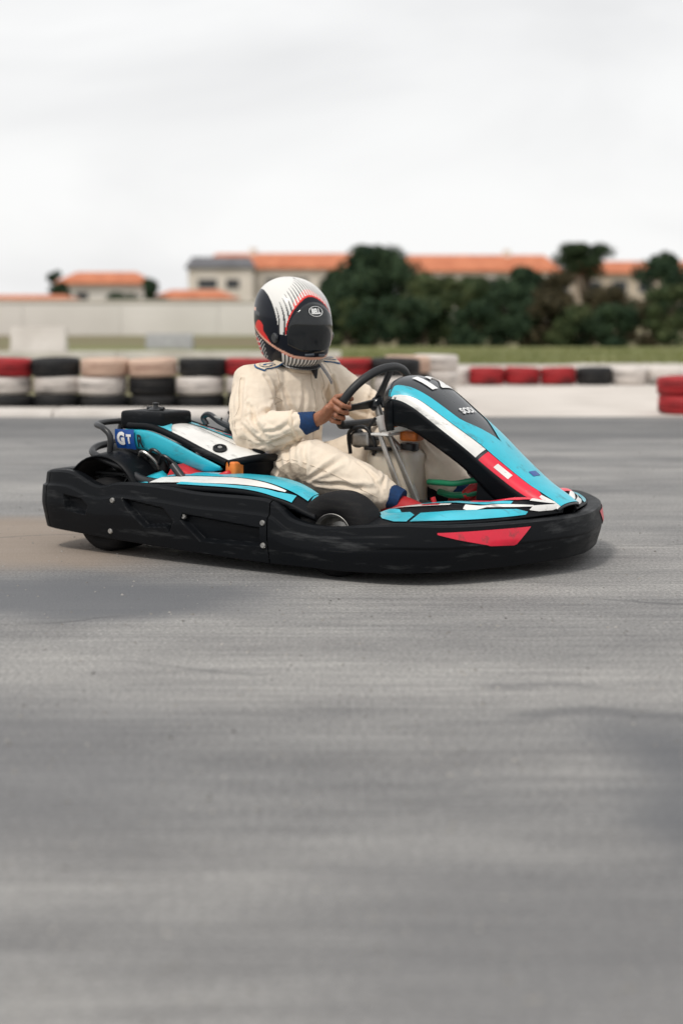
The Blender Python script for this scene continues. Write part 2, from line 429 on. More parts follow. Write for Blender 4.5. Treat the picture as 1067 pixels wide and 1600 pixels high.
class MB:
    def __init__(self):
        self.v, self.f = [], []
    def add(self, vs, fs):
        k = len(self.v)
        self.v += [tuple(p) for p in vs]
        self.f += [tuple(i + k for i in f) for f in fs]
        return self
    def grid(self, fn, nu, nv, closed_u=False, closed_v=False):
        vs = [fn(i / (nu if closed_u else nu - 1), j / (nv if closed_v else nv - 1)) for i in range(nu) for j in range(nv)]
        fs = []
        for i in range(nu if closed_u else nu - 1):
            for j in range(nv if closed_v else nv - 1):
                a, c = i, (i + 1) % nu
                d, e = j, (j + 1) % nv
                fs.append((a * nv + d, c * nv + d, c * nv + e, a * nv + e))
        return self.add(vs, fs)
    def tube(self, path, r, n=10, closed=False, caps=True, flat=1.0):
        P = [Vector(p) for p in path]
        m = len(P)
        rad = r if isinstance(r, (list, tuple)) else [r] * m
        vs, fs = [], []
        up = None
        for i in range(m):
            if closed:
                t = P[(i + 1) % m] - P[i - 1]
            else:
                t = P[min(i + 1, m - 1)] - P[max(i - 1, 0)]
            t.normalize()
            if up is None:
                up = Vector((0, 0, 1)) if abs(t.z) < 0.9 else Vector((1, 0, 0))
            up = (up - t * up.dot(t)).normalized()
            s = t.cross(up)
            for k in range(n):
                a = 2 * PI * k / n
                vs.append(P[i] + (s * math.cos(a) + up * (math.sin(a) * flat)) * rad[i])
        for i in range(m if closed else m - 1):
            j = (i + 1) % m
            for k in range(n):
                l = (k + 1) % n
                fs.append((i * n + k, i * n + l, j * n + l, j * n + k))
        if not closed and caps:
            fs.append(tuple(range(n - 1, -1, -1)))
            fs.append(tuple((m - 1) * n + k for k in range(n)))
        return self.add(vs, fs)
    def box(self, lo, hi):
        x0, y0, z0 = lo; x1, y1, z1 = hi
        vs = [(x0, y0, z0), (x1, y0, z0), (x1, y1, z0), (x0, y1, z0), (x0, y0, z1), (x1, y0, z1), (x1, y1, z1), (x0, y1, z1)]
        return self.add(vs, [(3, 2, 1, 0), (4, 5, 6, 7), (0, 1, 5, 4), (1, 2, 6, 5), (2, 3, 7, 6), (3, 0, 4, 7)])
    def lathe(self, prof, n=32, axis='y', c=(0, 0, 0), closed=False):
        """prof: (radius, along)"""
        def fn(u, v):
            k = int(round(v * (len(prof) if closed else len(prof) - 1)))
            r, a = prof[k % len(prof)]
            t = 2 * PI * u
            p, q = r * math.cos(t), r * math.sin(t)
            if axis == 'y': return (c[0] + p, c[1] + a, c[2] + q)
            if axis == 'x': return (c[0] + a, c[1] + p, c[2] + q)
            return (c[0] + p, c[1] + q, c[2] + a)
        return self.grid(fn, n, len(prof), closed_u=True, closed_v=closed)
    def build(self, name, material, parent=None, smooth=True, bevel=0.0, solid=0.0, sharp=40, subsurf=0, offset=-1.0, recalc=True, tf=None):
        me = bpy.data.meshes.new(name)
        me.from_pydata(self.v, [], self.f)
        bm = bmesh.new(); bm.from_mesh(me)
        bmesh.ops.remove_doubles(bm, verts=bm.verts, dist=1e-6)
        if recalc:
            bmesh.ops.recalc_face_normals(bm, faces=bm.faces)
        if bevel:
            es = [e for e in bm.edges if len(e.link_faces) == 2 and e.calc_face_angle(0) > R(35)]
            if es:
                bmesh.ops.bevel(bm, geom=es, offset=bevel, segments=3, affect='EDGES', profile=0.6)
        if tf is not None:
            bm.transform(tf)
        for f in bm.faces:
            f.smooth = smooth
        if smooth:
            for e in bm.edges:
                if len(e.link_faces) == 2 and e.calc_face_angle(0) > R(sharp):
                    e.smooth = False
        bm.to_mesh(me); bm.free()
        if isinstance(material, (list, tuple)):
            for x in material: me.materials.append(x)
        else:
            me.materials.append(material)
        o = bpy.data.objects.new(name, me)
        link(o, parent)
        if solid:
            s = o.modifiers.new('thickness', 'SOLIDIFY'); s.thickness = solid; s.offset = offset
        if subsurf:
            s = o.modifiers.new('smooth', 'SUBSURF'); s.levels = subsurf; s.render_levels = subsurf
        return o

def crom(pts, n=8, closed=False):
    """smooth curve through points"""
    P = [Vector(p) for p in pts]
    m = len(P)
    out = []
    for i in range(m if closed else m - 1):
        p0 = P[(i - 1) % m] if closed or i > 0 else P[0] * 2 - P[1]
        p1, p2 = P[i], P[(i + 1) % m]
        p3 = P[(i + 2) % m] if closed or i + 2 < m else P[-1] * 2 - P[-2]
        for k in range(n):
            t = k / n
            out.append(0.5 * ((2 * p1) + (p2 - p0) * t + (2 * p0 - 5 * p1 + 4 * p2 - p3) * t * t + (3 * p1 - p0 - 3 * p2 + p3) * t ** 3))
    if not closed:
        out.append(P[-1])
    return out

def interp(tab, x):
    if x <= tab[0][0]: return tab[0][1]
    for (a, p), (c, q) in zip(tab, tab[1:]):
        if x <= c:
            t = (x - a) / (c - a); t = t * t * (3 - 2 * t)
            return p + (q - p) * t
    return tab[-1][1]

def cub(tab, x):
    n = len(tab)
    if x <= tab[0][0]: return tab[0][1]
    if x >= tab[-1][0]: return tab[-1][1]
    for i in range(n - 1):
        if x <= tab[i + 1][0]:
            (x1, y1), (x2, y2) = tab[i], tab[i + 1]
            x0, y0 = tab[i - 1] if i else (2 * x1 - x2, 2 * y1 - y2)
            x3, y3 = tab[i + 2] if i + 2 < n else (2 * x2 - x1, 2 * y2 - y1)
            h = x2 - x1; t = (x - x1) / h
            m1 = (y2 - y0) / (x2 - x0) * h; m2 = (y3 - y1) / (x3 - x1) * h
            return (2 * t ** 3 - 3 * t * t + 1) * y1 + (t ** 3 - 2 * t * t + t) * m1 + (3 * t * t - 2 * t ** 3) * y2 + (t ** 3 - t * t) * m2

def lin(tab, x):
    if x <= tab[0][0]: return tab[0][1]
    for (a, p), (c, q) in zip(tab, tab[1:]):
        if x <= c:
            return p + (q - p) * (x - a) / (c - a)
    return tab[-1][1]

def tag(o, label, cat=None, group=None, kind=None):
    if label: o['label'] = label
    if cat: o['category'] = cat
    if group: o['group'] = group
    if kind: o['kind'] = kind
    return o

def empty(name, loc=(0, 0, 0), rz=0.0):
    o = bpy.data.objects.new(name, None)
    o.empty_display_size = 0.2
    link(o); o.location = loc; o.rotation_euler = (0, 0, rz)
    return o

def text_mesh(body, size, bold=0.0):
    """flat letters as (verts, faces), centred"""
    cu = bpy.data.curves.new('lettering', 'FONT')
    cu.body = body; cu.size = size; cu.align_x = 'CENTER'; cu.align_y = 'CENTER'
    cu.offset = bold; cu.fill_mode = 'FRONT'; cu.resolution_u = 3
    o = bpy.data.objects.new('lettering', cu); col.objects.link(o)
    dg = bpy.context.evaluated_depsgraph_get()
    me = bpy.data.meshes.new_from_object(o.evaluated_get(dg))
    bm = bmesh.new(); bm.from_mesh(me)
    bmesh.ops.triangulate(bm, faces=bm.faces)
    for _ in range(2):
        es = [e for e in bm.edges if e.calc_length() > size * 0.12]
        if es: bmesh.ops.subdivide_edges(bm, edges=es, cuts=1)
        bmesh.ops.triangulate(bm, faces=bm.faces)
    bm.verts.index_update()
    vs = [v.co.copy() for v in bm.verts]; fs = [tuple(v.index for v in f.verts) for f in bm.faces]
    bm.free(); bpy.data.objects.remove(o); bpy.data.meshes.remove(me); bpy.data.curves.remove(cu)
    return vs, fs

def surf_normal(fn, s, t, e=1e-3):
    a = Vector(fn(s + e, t)) - Vector(fn(s - e, t)); c = Vector(fn(s, t + e)) - Vector(fn(s, t - e))
    return a.cross(c).normalized()

def decal(name, fn, rows, material, parent, off=0.0025, nu=None, nv=6, flip=1):
    """sticker hugging surface fn(s,t); rows = [(s, t0, t1), ...] joined smoothly"""
    ss = [r[0] for r in rows]
    nu = nu or max(6, 5 * len(rows))
    def g(u, v):
        s = ss[0] + (ss[-1] - ss[0]) * u
        sg = 1 if ss[-1] > ss[0] else -1
        t0 = lin([(r[0] * sg, r[1]) for r in rows], s * sg); t1 = lin([(r[0] * sg, r[2]) for r in rows], s * sg)
        t = t0 + (t1 - t0) * v
        p = Vector(fn(s, t))
        return p + surf_normal(fn, s, t) * off * flip
    return MB().grid(g, nu, nv).build(name, material, parent)

def letters(name, body, size, fn, s0, t0, du, dv, material, parent, off=0.003, flip=1, bold=0.0):
    """letters laid on fn(s,t): local x,y of the text map to (s,t) by du, dv (each a pair)"""
    vs, fs = text_mesh(body, size, bold)
    out = []
    for p in vs:
        s = s0 + p.x * du[0] + p.y * dv[0]; t = t0 + p.x * du[1] + p.y * dv[1]
        out.append(Vector(fn(s, t)) + surf_normal(fn, s, t) * off * flip)
    return MB().add(out, fs).build(name, material, parent, smooth=False, recalc=False)

# ================================================================== SETTING
def sheet(name, pts, z, material, kind='structure', top=None):
    me = MB()
    me.add([(x, y, z) for x, y in pts], [tuple(range(len(pts)))])
    o = me.build(name, material, None, smooth=False)
    o['kind'] = kind
    return o

g = sheet('ground', [(-2500, -600), (2500, -600), (2500, 3500), (-2500, 3500)], -0.012, M['field'])
sheet('track', [(-60, -12), (60, -12), (60, 13.45), (0.3, 13.5), (-60, 14.6)], 0.0, M['asphalt'])
sheet('runoff_apron', [(0.42, 13.52), (60, 13.47), (60, 24.8), (0.9, 24.8)], 0.004, M['concrete'])
sheet('service_path', [(-60, 24.9), (60, 24.9), (60, 27.6), (-60, 29.5)], -0.004, M['concrete'])
# lawn with an uneven top
mb = MB()
def lawn_fn(u, v):
    x = -8 + 70 * u; y = 27.65 + 12.5 * v
    return (x, y, 0.02 * math.sin(x * 0.9) * math.sin(y * 0.7) + 0.05 * v)
o = mb.grid(lawn_fn, 90, 20).build('lawn', M['lawn']); o['kind'] = 'structure'
# grass blades
mb = MB()
for i in range(9000):
    x = -3 + 17 * random.random(); y = 27.8 + 9 * random.random() ** 1.3
    z = lawn_fn((x + 8) / 70, (y - 27.65) / 12.5)[2]
    h = 0.04 + 0.07 * random.random(); a = random.random() * PI; w = 0.012
    lx, ly = (random.random() - .5) * .06, (random.random() - .5) * .06
    mb.add([(x - w * math.cos(a), y - w * math.sin(a), z - .01), (x + w * math.cos(a), y + w * math.sin(a), z - .01), (x + lx, y + ly, z + h)], [(0, 1, 2)])
o = mb.build('grass', M['blade'], smooth=False, recalc=False)
tag(o, 'short grass blades on the lawn strip before the trees', 'grass', kind='stuff')
# loose grit and rubber crumbs lying on the track
mb = MB()
for i in range(2600):
    y = 1.6 + 11.5 * random.random() ** 1.2; x = (random.random() - .5) * y * .62
    s = random.choice((.0018, .0025, .0035, .005)) * random.uniform(.7, 1.3); a = random.random() * 3
    c_, s_ = math.cos(a) * s, math.sin(a) * s
    mb.add([(x - c_, y - s_, .0002), (x + s_, y - c_, .0002), (x + c_ * 1.4, y + s_ * 1.4, .0002), (x - s_, y + c_, .0002), (x, y, s * .9)], [(0, 1, 4), (1, 2, 4), (2, 3, 4), (3, 0, 4)])
o = mb.build('track_grit', mat('grit', (0.03, 0.03, 0.03), .9, c2=(0.42, 0.40, 0.37), scale=9, detail=8), smooth=False, recalc=False)
tag(o, 'loose grit and rubber crumbs scattered over the asphalt', 'grit', kind='stuff')
# kerb along the far left edge of the track: cast in lengths
kerb = empty('kerb', (-4.0, 14.2, 0)); kerb['kind'] = 'structure'
def on_edge(x): return 13.52 + (0.3 - x) * 1.1 / 60.3
for i in range(9):
    x0 = -6.2 + i * 0.75; x1 = x0 + 0.738
    m = MB()
    y0, y1 = on_edge(x0), on_edge(x1)
    j = random.uniform(-.004, .004)
    m.add([(x0, y0, -.02), (x1, y1, -.02), (x1, y1 + .42, -.02), (x0, y0 + .42, -.02),
           (x0, y0 + .03, .05 + j), (x1, y1 + .03, .05 + j), (x1, y1 + .42, .062 + j), (x0, y0 + .42, .062 + j)],
          [(3, 2, 1, 0), (4, 5, 6, 7), (0, 1, 5, 4), (1, 2, 6, 5), (2, 3, 7, 6), (3, 0, 4, 7)])
    o = m.build('kerb_stone', M['kerb'], None, bevel=0.008)
    o.parent = kerb; o.location = (-kerb.location.x, -kerb.location.y, 0)

# ------------------------------------------------------------------ tyre barriers
def tyre_mesh(rad, wid, name):
    ir = rad * 0.56
    k = wid / 2
    prof = [(ir, -k * .62), (ir + .02, -k * .88), (rad * .78, -k), (rad * .90, -k * .96), (rad * .975, -k * .80), (rad, -k * .55)]
    tread = []
    for a in (-.5, -.42, -.36, -.1, -.06, .06, .1, .36, .42, .5):
        groove = a in (-.42, -.36, -.06, .06, .42, .36)
        tread.append((rad - (0.010 if groove else 0) + 0.004, a * k * 1.0))
    prof += tread + [(r, -a) for r, a in reversed(prof)]
    prof += [(ir + .03, k * .45), (ir + .035, -k * .45)]
    m = MB().lathe(prof, 28, 'z', closed=True)
    return m

tyre_me = {}
for key in ('tyre_black', 'tyre_white', 'tyre_red', 'tyre_pink'):
    o = tyre_mesh(0.222, 0.162, key).build('barrier_tyre_ring', M[key], None, sharp=50)
    tyre_me[key] = o.data
    bpy.data.objects.remove(o)

def put_tyre(x, y, z, key, label, group, s=1.0):
    o = bpy.data.objects.new('barrier_tyre_ring', tyre_me[key])
    link(o)
    o.location = (x, y, z); o.rotation_euler = (random.uniform(-.035, .035), random.uniform(-.035, .035), random.random() * 6)
    o.scale = (s, s, s)
    tag(o, label, 'tyre', group)
    return o

B, W_, RD, PK = 'tyre_black', 'tyre_white', 'tyre_red', 'tyre_pink'
left_cols = [  # bottom, middle, top
    (B, B, RD), (B, B, RD), (B, W_, RD), (B, W_, B), (B, W_, PK), (B, B, PK), (B, W_, B), (B, W_, RD), (B, B, B), (B, W_, RD), (B, W_, B), (B, B, PK), (B, W_, W_)]
NL = 11
# each tall stack of the near-left barrier, counted from the left edge of the picture
for i, cset in enumerate(left_cols):
    if i < 2: continue          # outside the picture
    x = -3.86 + i * 0.435
    y = on_edge(x) + 0.80 + random.uniform(-.03, .03)
    if i >= NL:
        x = 0.62 + (i - NL) * 0.28; y = 15.2 + (i - NL) * 0.42
    for lv, key in enumerate(cset):
        lvl = ('bottom', 'middle', 'top')[lv]
        cname = {B: 'black', W_: 'white painted', RD: 'red painted', PK: 'faded pink painted'}[key]
        where = 'barrier behind the kart' if i < NL else 'barrier end behind the steering wheel'
        n_same = [a for a, cc in enumerate(left_cols) if a >= 2 and cc[lv] == key and (a < NL) == (i < NL)]
        order = ['first', 'second', 'third', 'fourth', 'fifth', 'sixth', 'seventh', 'eighth', 'ninth', 'tenth', 'eleventh', 'twelfth']
        if len(n_same) > 1:
            lab = f'{order[n_same.index(i)]} {cname} tyre from left in {lvl} row of {where}'
        else:
            lab = f'only {cname} tyre in {lvl} row of {where}'
        put_tyre(x + random.uniform(-.02, .02), y + random.uniform(-.02, .02), 0.081 - .012 + lv * 0.163, key, lab, 'tyres of the left barrier')
right_keys = [W_, RD, RD, RD, B, W_, W_]
seen = {}
for i, key in enumerate(right_keys):
    x = 1.34 + i * 0.44; y = 19.7 + random.uniform(-.04, .04)
    cname = {B: 'black', W_: 'white painted', RD: 'red painted'}[key]
    k = seen.get(key, 0); seen[key] = k + 1
    lab = f"{['first', 'second', 'third', 'fourth'][k]} {cname} tyre from the left in the low row beyond the apron"
    put_tyre(x, y, 0.004 + 0.108, key, lab, 'tyres of the low row beyond the apron').scale = (1.0, 1.0, 1.33)
put_tyre(2.98, 13.95, 0.004 + .0815, RD, 'lower red tyre of the stack at the right edge of the picture', 'red tyres at the right edge')
put_tyre(2.97, 13.97, 0.004 + .245, RD, 'upper red tyre of the stack at the right edge of the picture', 'red tyres at the right edge')

# far white barrier blocks across the field
def barrier_block(x, y, w, h, label, material):
    prof = [(-.28, 0), (-.28, .1), (-.13, .32), (-.09, h), (.09, h), (.13, .32), (.28, .1), (.28, 0)]
    m = MB()
    n = len(prof)
    vs = [(x + sx * w / 2, y + a, z - .012) for sx in (-1, 1) for a, z in prof]
    fs = [(i, (i + 1) % n, n + (i + 1) % n, n + i) for i in range(n)] + [tuple(range(n)), tuple(range(2 * n - 1, n - 1, -1))]
    m.add(vs, fs)
    return tag(m.build('barrier_block', material, None, bevel=0.015), label, 'barrier', 'concrete blocks across the field')
barrier_block(-5.75, 30.6, 1.05, .62, 'white concrete barrier block in front of the brown field, far left', M['kerb'])
barrier_block(-4.05, 38.0, 1.1, .42, 'low grey concrete barrier block in the middle of the brown field', mat('grey concrete', (0.33, 0.33, 0.33), 0.9, var=.15))
# long low guard wall beyond the track on the left
def low_wall(name, x0, x1, y, z0, z1, th, material, label, cap=None):
    root = empty(name, ((x0 + x1) / 2, y, 0))
    n = max(1, int(round((x1 - x0) / 4)))
    for i in range(n):
        a = x0 + (x1 - x0) * i / n; c = x0 + (x1 - x0) * (i + 1) / n - .015
        o = MB().box((a, y - th / 2, z0), (c, y + th / 2, z1)).build('wall_panel', material, None, bevel=.01)
        o.parent = root; o.location = (-root.location.x, -root.location.y, 0)
    if cap:
        o = MB().box((x0, y - th / 2 - .05, z1), (x1, y + th / 2 + .05, z1 + .09)).build('coping', cap, None, bevel=.01)
        o.parent = root; o.location = (-root.location.x, -root.location.y, 0)
    return tag(root, label, 'wall')
low_wall('boundary_wall', -49, -1.0, 66, -.02, 1.34, .25, M['white_wall'], 'long cream boundary wall across the field on the left', M['cream_wall'])
low_wall('guard_wall', -25, 0.0, 29.9, -.02, .18, .2, M['kerb'], 'low pale concrete guard wall behind the left tyre barrier')

# ------------------------------------------------------------------ buildings
def house(name, label, x0, x1, y, dep, base, eave, ridge, wall, roof, wins, over=.45, chim=(), hip=1.6):
    root = empty(name, ((x0 + x1) / 2, y, 0))
    ox, oy = root.location.x, root.location.y
    def fin(o, p=root):
        o.parent = p
        if p is root: o.location = (-ox, -oy, 0)
        return o
    fin(MB().box((x0, y, base), (x1, y + dep, eave)).build('wall', wall, None, smooth=False))
    m = MB()
    a, c, d, e = x0 - over, x1 + over, y - over, y + dep + over
    zz = eave + .003
    vs = [(a, d, zz), (c, d, zz), (c, e, zz), (a, e, zz), (a, d, zz + .16), (c, d, zz + .16), (c, e, zz + .16), (a, e, zz + .16),
          (a + hip, y + dep / 2, ridge), (c - hip, y + dep / 2, ridge)]
    m.add(vs, [(3, 2, 1, 0), (0, 1, 5, 4), (1, 2, 6, 5), (2, 3, 7, 6), (3, 0, 4, 7), (4, 5, 9, 8), (6, 7, 8, 9), (5, 6, 9), (7, 4, 8)])
    rf = fin(m.build('roof', roof, None, smooth=False))
    for cx in chim:
        o = MB().box((cx - .35, y + dep * .42, eave + .2), (cx + .35, y + dep * .58, ridge + .55)).build('chimney', wall, None, bevel=.03)
        o.parent = rf
    for (wx, wz, ww, wh) in wins:
        f = MB()
        t = .1
        f.box((wx - ww / 2 - t, y - .06, wz - t), (wx + ww / 2 + t, y - .003, wz)).box((wx - ww / 2 - t, y - .06, wz + wh), (wx + ww / 2 + t, y - .003, wz + wh + t))
        f.box((wx - ww / 2 - t, y - .06, wz), (wx - ww / 2, y - .003, wz + wh)).box((wx + ww / 2, y - .06, wz), (wx + ww / 2 + t, y - .003, wz + wh))
        w = fin(f.build('window', M['frame'], None, smooth=False))
        p = MB().box((wx - ww / 2, y - .03, wz), (wx + ww / 2, y - .002, wz + wh)).build('pane', M['window'], None, smooth=False)
        p.parent = w
    return tag(root, label, 'building')

house('apartment_building', 'cream two storey building with terracotta roof behind the driver helmet', -14.6, 5.2, 170, 9, -.05, 5.55, 7.35, M['cream_wall'], M['roof'],
      [(-13 + 2.9 * i, z, 1.5, 1.15) for i in range(6) for z in (3.4, .9)], chim=(-9.5,))
house('apartment_building', 'long tan building with terracotta roof above the middle of the hedge', 6.2, 23.2, 172, 9, -.05, 5.3, 7.25, M['cream_wall'], M['roof'],
      [(7.6 + 2.8 * i, 3.3, 1.4, 1.2) for i in range(6)], chim=(18.0,))
house('apartment_building', 'tan building with terracotta roof between the trees at the right edge', 26, 40, 176, 9, -.05, 5.2, 6.7, M['tan_wall'], M['roof'],
      [(27.5 + 2.8 * i, z, 1.5, 1.2) for i in range(5) for z in (3.2, .9)])
house('roof_annex', 'grey roofed annex at the left end of the cream building', -15.8, -9.2, 166.5, 3, -.05, 5.5, 6.75, M['cream_wall'], M['roof_grey'],
      [(-13.8, 3.5, 1.9, .9), (-11.2, 3.5, 1.3, .9)], over=.3, hip=.6)
house('small_house', 'small white house with orange roof beside a dark tree, far left', -24.5, -17.0, 140, 6, -.05, 3.4, 4.55, M['white_wall'], M['roof'],
      [(-22.5, 1.7, 1.0, 1.0), (-19.5, 1.7, 1.0, 1.0)])
house('small_house', 'low house with orange roof left of the cream building', -16.0, -9.5, 138, 6, -.05, 2.1, 2.95, M['tan_wall'], M['roof'],
      [(-14, .8, 1.0, .9), (-11.4, .8, 1.0, .9)])
house('shed', 'low shed with orange roof at the left edge behind the wall', -20.5, -13.0, 75, 4, -.05, 1.42, 1.78, M['white_wall'], M['roof'], [], over=.2, hip=.4)

# ------------------------------------------------------------------ trees
def tree(name, label, x, y, h, rx, kind='leaf_dark', trunk=0.3, lobes=16, leaves=4200, size=.16, base=None, flat=1.0, shape='round', cat='tree', group='trees before the buildings'):
    root = empty(name, (x, y, -.02))
    rnd = random.Random(int(x * 977 + y * 131))
    t = MB()
    th = h * (.55 if shape != 'pine' else .82)
    trunk_path = crom([(0, 0, 0), (rnd.uniform(-.05, .05) * h, 0, th * .4), (rnd.uniform(-.06, .06) * h, rnd.uniform(-.04, .04) * h, th)], 5)
    r0 = h * .035
    t.tube(trunk_path, [r0 * (1.25 - .8 * i / (len(trunk_path) - 1)) for i in range(len(trunk_path))], 9)
    cz0 = h * (.1 if base is None else base)
    centres = []
    for i in range(lobes):
        u = rnd.random(); a = rnd.random() * 2 * PI
        z = cz0 + (h - cz0) * (rnd.random() ** .85)
        f = (z - cz0) / (h - cz0)
        if shape == 'round':
            rr = rx * math.sqrt(max(.05, 1 - (2 * f - .85) ** 2 * .85))
        elif shape == 'pine':
            rr = rx * math.sqrt(max(.05, 1 - (2 * f - 1) ** 2))
        else:
            rr = rx * (1 - .12 * f)
        q = rr * (rnd.random() ** .5) * .78
        lr = rx * rnd.uniform(.32, .52) * (.8 if f > .8 else 1)
        c = Vector((math.cos(a) * q, math.sin(a) * q * .8, min(z, h - lr * .7)))
        centres.append((c, lr))
        s = trunk_path[min(len(trunk_path) - 1, int(len(trunk_path) * rnd.uniform(.45, 1)))]
        t.tube(crom([s, (s + c) / 2 + Vector((0, 0, .05 * h * rnd.uniform(-.5, 1))), c], 4), [r0 * .42 * (1 - .12 * k) for k in range(9)][:9], 6)
    t.build('trunk', M['bark'], root)
    m = MB()
    for i in range(int(leaves * 1.7)):
        c, lr = centres[rnd.randrange(lobes)]
        d = Vector((rnd.gauss(0, 1), rnd.gauss(0, 1), rnd.gauss(0, 1))).normalized()
        p = c + Vector((d.x, d.y, d.z * .85 * flat)) * lr * (rnd.random() ** .45)
        p.z = max(.02, p.z)
        n = (d + Vector((rnd.gauss(0, .5), rnd.gauss(0, .5), rnd.gauss(.3, .5)))).normalized()
        u = n.orthogonal().normalized(); w = n.cross(u)
        ang = rnd.random() * PI; uu = u * math.cos(ang) + w * math.sin(ang); ww = n.cross(uu)
        s = size * rnd.uniform(.55, 1.25)
        m.add([p - uu * s * .5, p + ww * s * .28 + n * s * .08, p + uu * s * .5, p - ww * s * .28 + n * s * .08], [(0, 1, 2, 3)])
    m.build('crown', M[kind], root, smooth=False, recalc=False)
    return tag(root, label, cat, group)

# big rounded evergreen behind the helmet and its lower companions (px = picture column in the photograph)
def px(p, y): return (p - 533.5) / 2500 * y
def top(p, y): return CAM_H + (490 - p) / 2500 * y
tree('evergreen_tree', 'big dark rounded evergreen tree to the right of the helmet', px(592, 60), 60, top(386, 60), 1.95, 'leaf_dark', lobes=30, leaves=9000, size=.21, base=.02)
tree('evergreen_tree', 'dark leafy tree close behind the helmet, left of the rounded evergreen', px(524, 62), 62, top(424, 62), 1.25, 'leaf_dark', lobes=20, leaves=5000, size=.21, base=.02)
tree('broadleaf_tree', 'mid green tree just right of the rounded evergreen', px(668, 58), 58, top(430, 58), 1.35, 'leaf_mid', lobes=22, leaves=5500, size=.21, base=.02)
tree('broadleaf_tree', 'mid green tree in the dip of the hedge under the long roof', px(738, 58), 58, top(434, 58), 1.35, 'leaf_mid', lobes=22, leaves=5500, size=.21, base=.02)
tree('broadleaf_tree', 'dark green tree left of the umbrella pine', px(812, 57), 57, top(418, 57), 1.25, 'leaf_dark', lobes=22, leaves=5500, size=.21, base=.02)
tree('umbrella_pine', 'tall umbrella pine with a flat dark crown above the roofs', px(912, 66), 66, top(378, 66), 1.25, 'leaf_pine', lobes=20, leaves=4800, size=.13, base=.66, flat=.7, shape='pine')
tree('olive_tree', 'brownish olive tree under the umbrella pine', px(872, 54), 54, top(424, 54), 1.1, 'leaf_olive', lobes=16, leaves=2600, size=.17, base=.08)
tree('olive_tree', 'thin brownish tree in front of the tan building', px(948, 54), 54, top(446, 54), 1.0, 'leaf_olive', lobes=13, leaves=1700, size=.17, base=.12)
tree('evergreen_tree', 'dark tree at the right edge of the picture', px(1040, 56), 56, top(396, 56), 1.2, 'leaf_dark', lobes=18, leaves=3800, size=.21, base=.05)
tree('evergreen_tree', 'dark tree cut by the right edge behind the lawn', px(1105, 58), 58, top(388, 58), 1.3, 'leaf_dark', lobes=18, leaves=4000, size=.21, base=.05)
tree('far_tree', 'small dark tree beside the small white house, far left', px(92, 120), 120, top(424, 120), 1.05, 'leaf_dark', lobes=14, leaves=2200, size=.3, base=.3)
tree('far_tree', 'low dark tree between the two orange roofs, far left', px(240, 118), 118, top(436, 118), 1.3, 'leaf_dark', lobes=14, leaves=2200, size=.3, base=.1)
tree('far_tree', 'dark shrub at the left end of the cream building', px(180, 100), 100, top(459, 100), 1.8, 'leaf_dark', lobes=12, leaves=1600, size=.25, base=.05)
# dense shrubs at the far edge of the lawn
for i in range(15):
    p = 508 + i * 38
    y = 41 + random.uniform(-1, 1.4)
    kind = ['leaf_dark', 'leaf_mid', 'leaf_dark', 'leaf_dark'][i % 4] if i < 9 else ['leaf_dark', 'leaf_olive', 'leaf_mid', 'leaf_dark'][i % 4]
    cn = {'leaf_dark': 'dark green', 'leaf_mid': 'mid green', 'leaf_olive': 'olive brown'}[kind]
    ordn = ['first', 'second', 'third', 'fourth', 'fifth', 'sixth', 'seventh', 'eighth', 'ninth', 'tenth', 'eleventh', 'twelfth', 'thirteenth', 'fourteenth', 'fifteenth', 'sixteenth', 'seventeenth'][i]
    tree('shrub', f'{cn} shrub, {ordn} from the left along the back of the lawn', px(p, y), y, top(random.uniform(446, 480), y), .66, kind, lobes=14, leaves=1500, size=.13, base=.03, shape='hedge', cat='shrub', group='shrubs along the back of the lawn')

# ================================================================== GO KART  (local: x forward, y to its left, z up)
KX, KY, KYAW = -0.458, 6.255, R(-35)
kart = empty('go_kart', (KX, KY, -.012), KYAW)
tag(kart, 'black rental go kart with cyan, white and red panels crossing the track', 'go kart')
BLK = M['black_plastic']

# --- plan of the wrap-around bumper, counter-clockwise seen from above, starting at the middle of the rear
half = [(-.375, 0), (-.377, -.25), (-.376, -.48), (-.362, -.59), (-.31, -.645), (-.18, -.655), (0, -.660), (.3, -.662), (.6, -.662), (.85, -.655),
        (1.05, -.648), (1.17, -.632), (1.25, -.605), (1.318, -.555), (1.385, -.470), (1.438, -.375), (1.482, -.270), (1.520, -.15), (1.540, -.055)]
plan = [Vector((x, y, 0)) for x, y in half] + [Vector((x, -y, 0)) for x, y in reversed(half[1:])]
plan = crom(plan, 14, closed=True)
NP = len(plan)
cum = [0.0]
for i in range(NP):
    cum.append(cum[-1] + (plan[(i + 1) % NP] - plan[i]).length)
TOT = cum[-1]
def plan_at(d):
    d %= TOT
    lo, hi = 0, NP
    while hi - lo > 1:
        m_ = (lo + hi) // 2
        if cum[m_] <= d: lo = m_
        else: hi = m_
    t = (d - cum[lo]) / max(1e-9, cum[lo + 1] - cum[lo])
    a, c = plan[lo], plan[(lo + 1) % NP]
    p = a.lerp(c, t)
    a0, c1 = plan[lo - 1], plan[(lo + 2) % NP]
    tn = ((c - a0).normalized().lerp((c1 - a).normalized(), t)).normalized()
    return p, Vector((tn.y, -tn.x, 0))       # point, outward normal
def dist_near(x, y):
    k = min(range(NP), key=lambda i: (plan[i].x - x) ** 2 + (plan[i].y - y) ** 2)
    return cum[k]
TOPZ = [(-.36, .300), (-.20, .306), (-.06, .262), (.05, .280), (.24, .280), (.42, .268), (.68, .266), (.74, .255), (.81, .205), (.93, .186), (1.08, .200), (1.22, .212), (1.35, .207), (1.6, .205)]
BOTZ = [(-.36, .096), (-.13, .084), (.24, .068), (.53, .058), (.72, .052), (1.1, .052), (1.3, .058), (1.6, .066)]
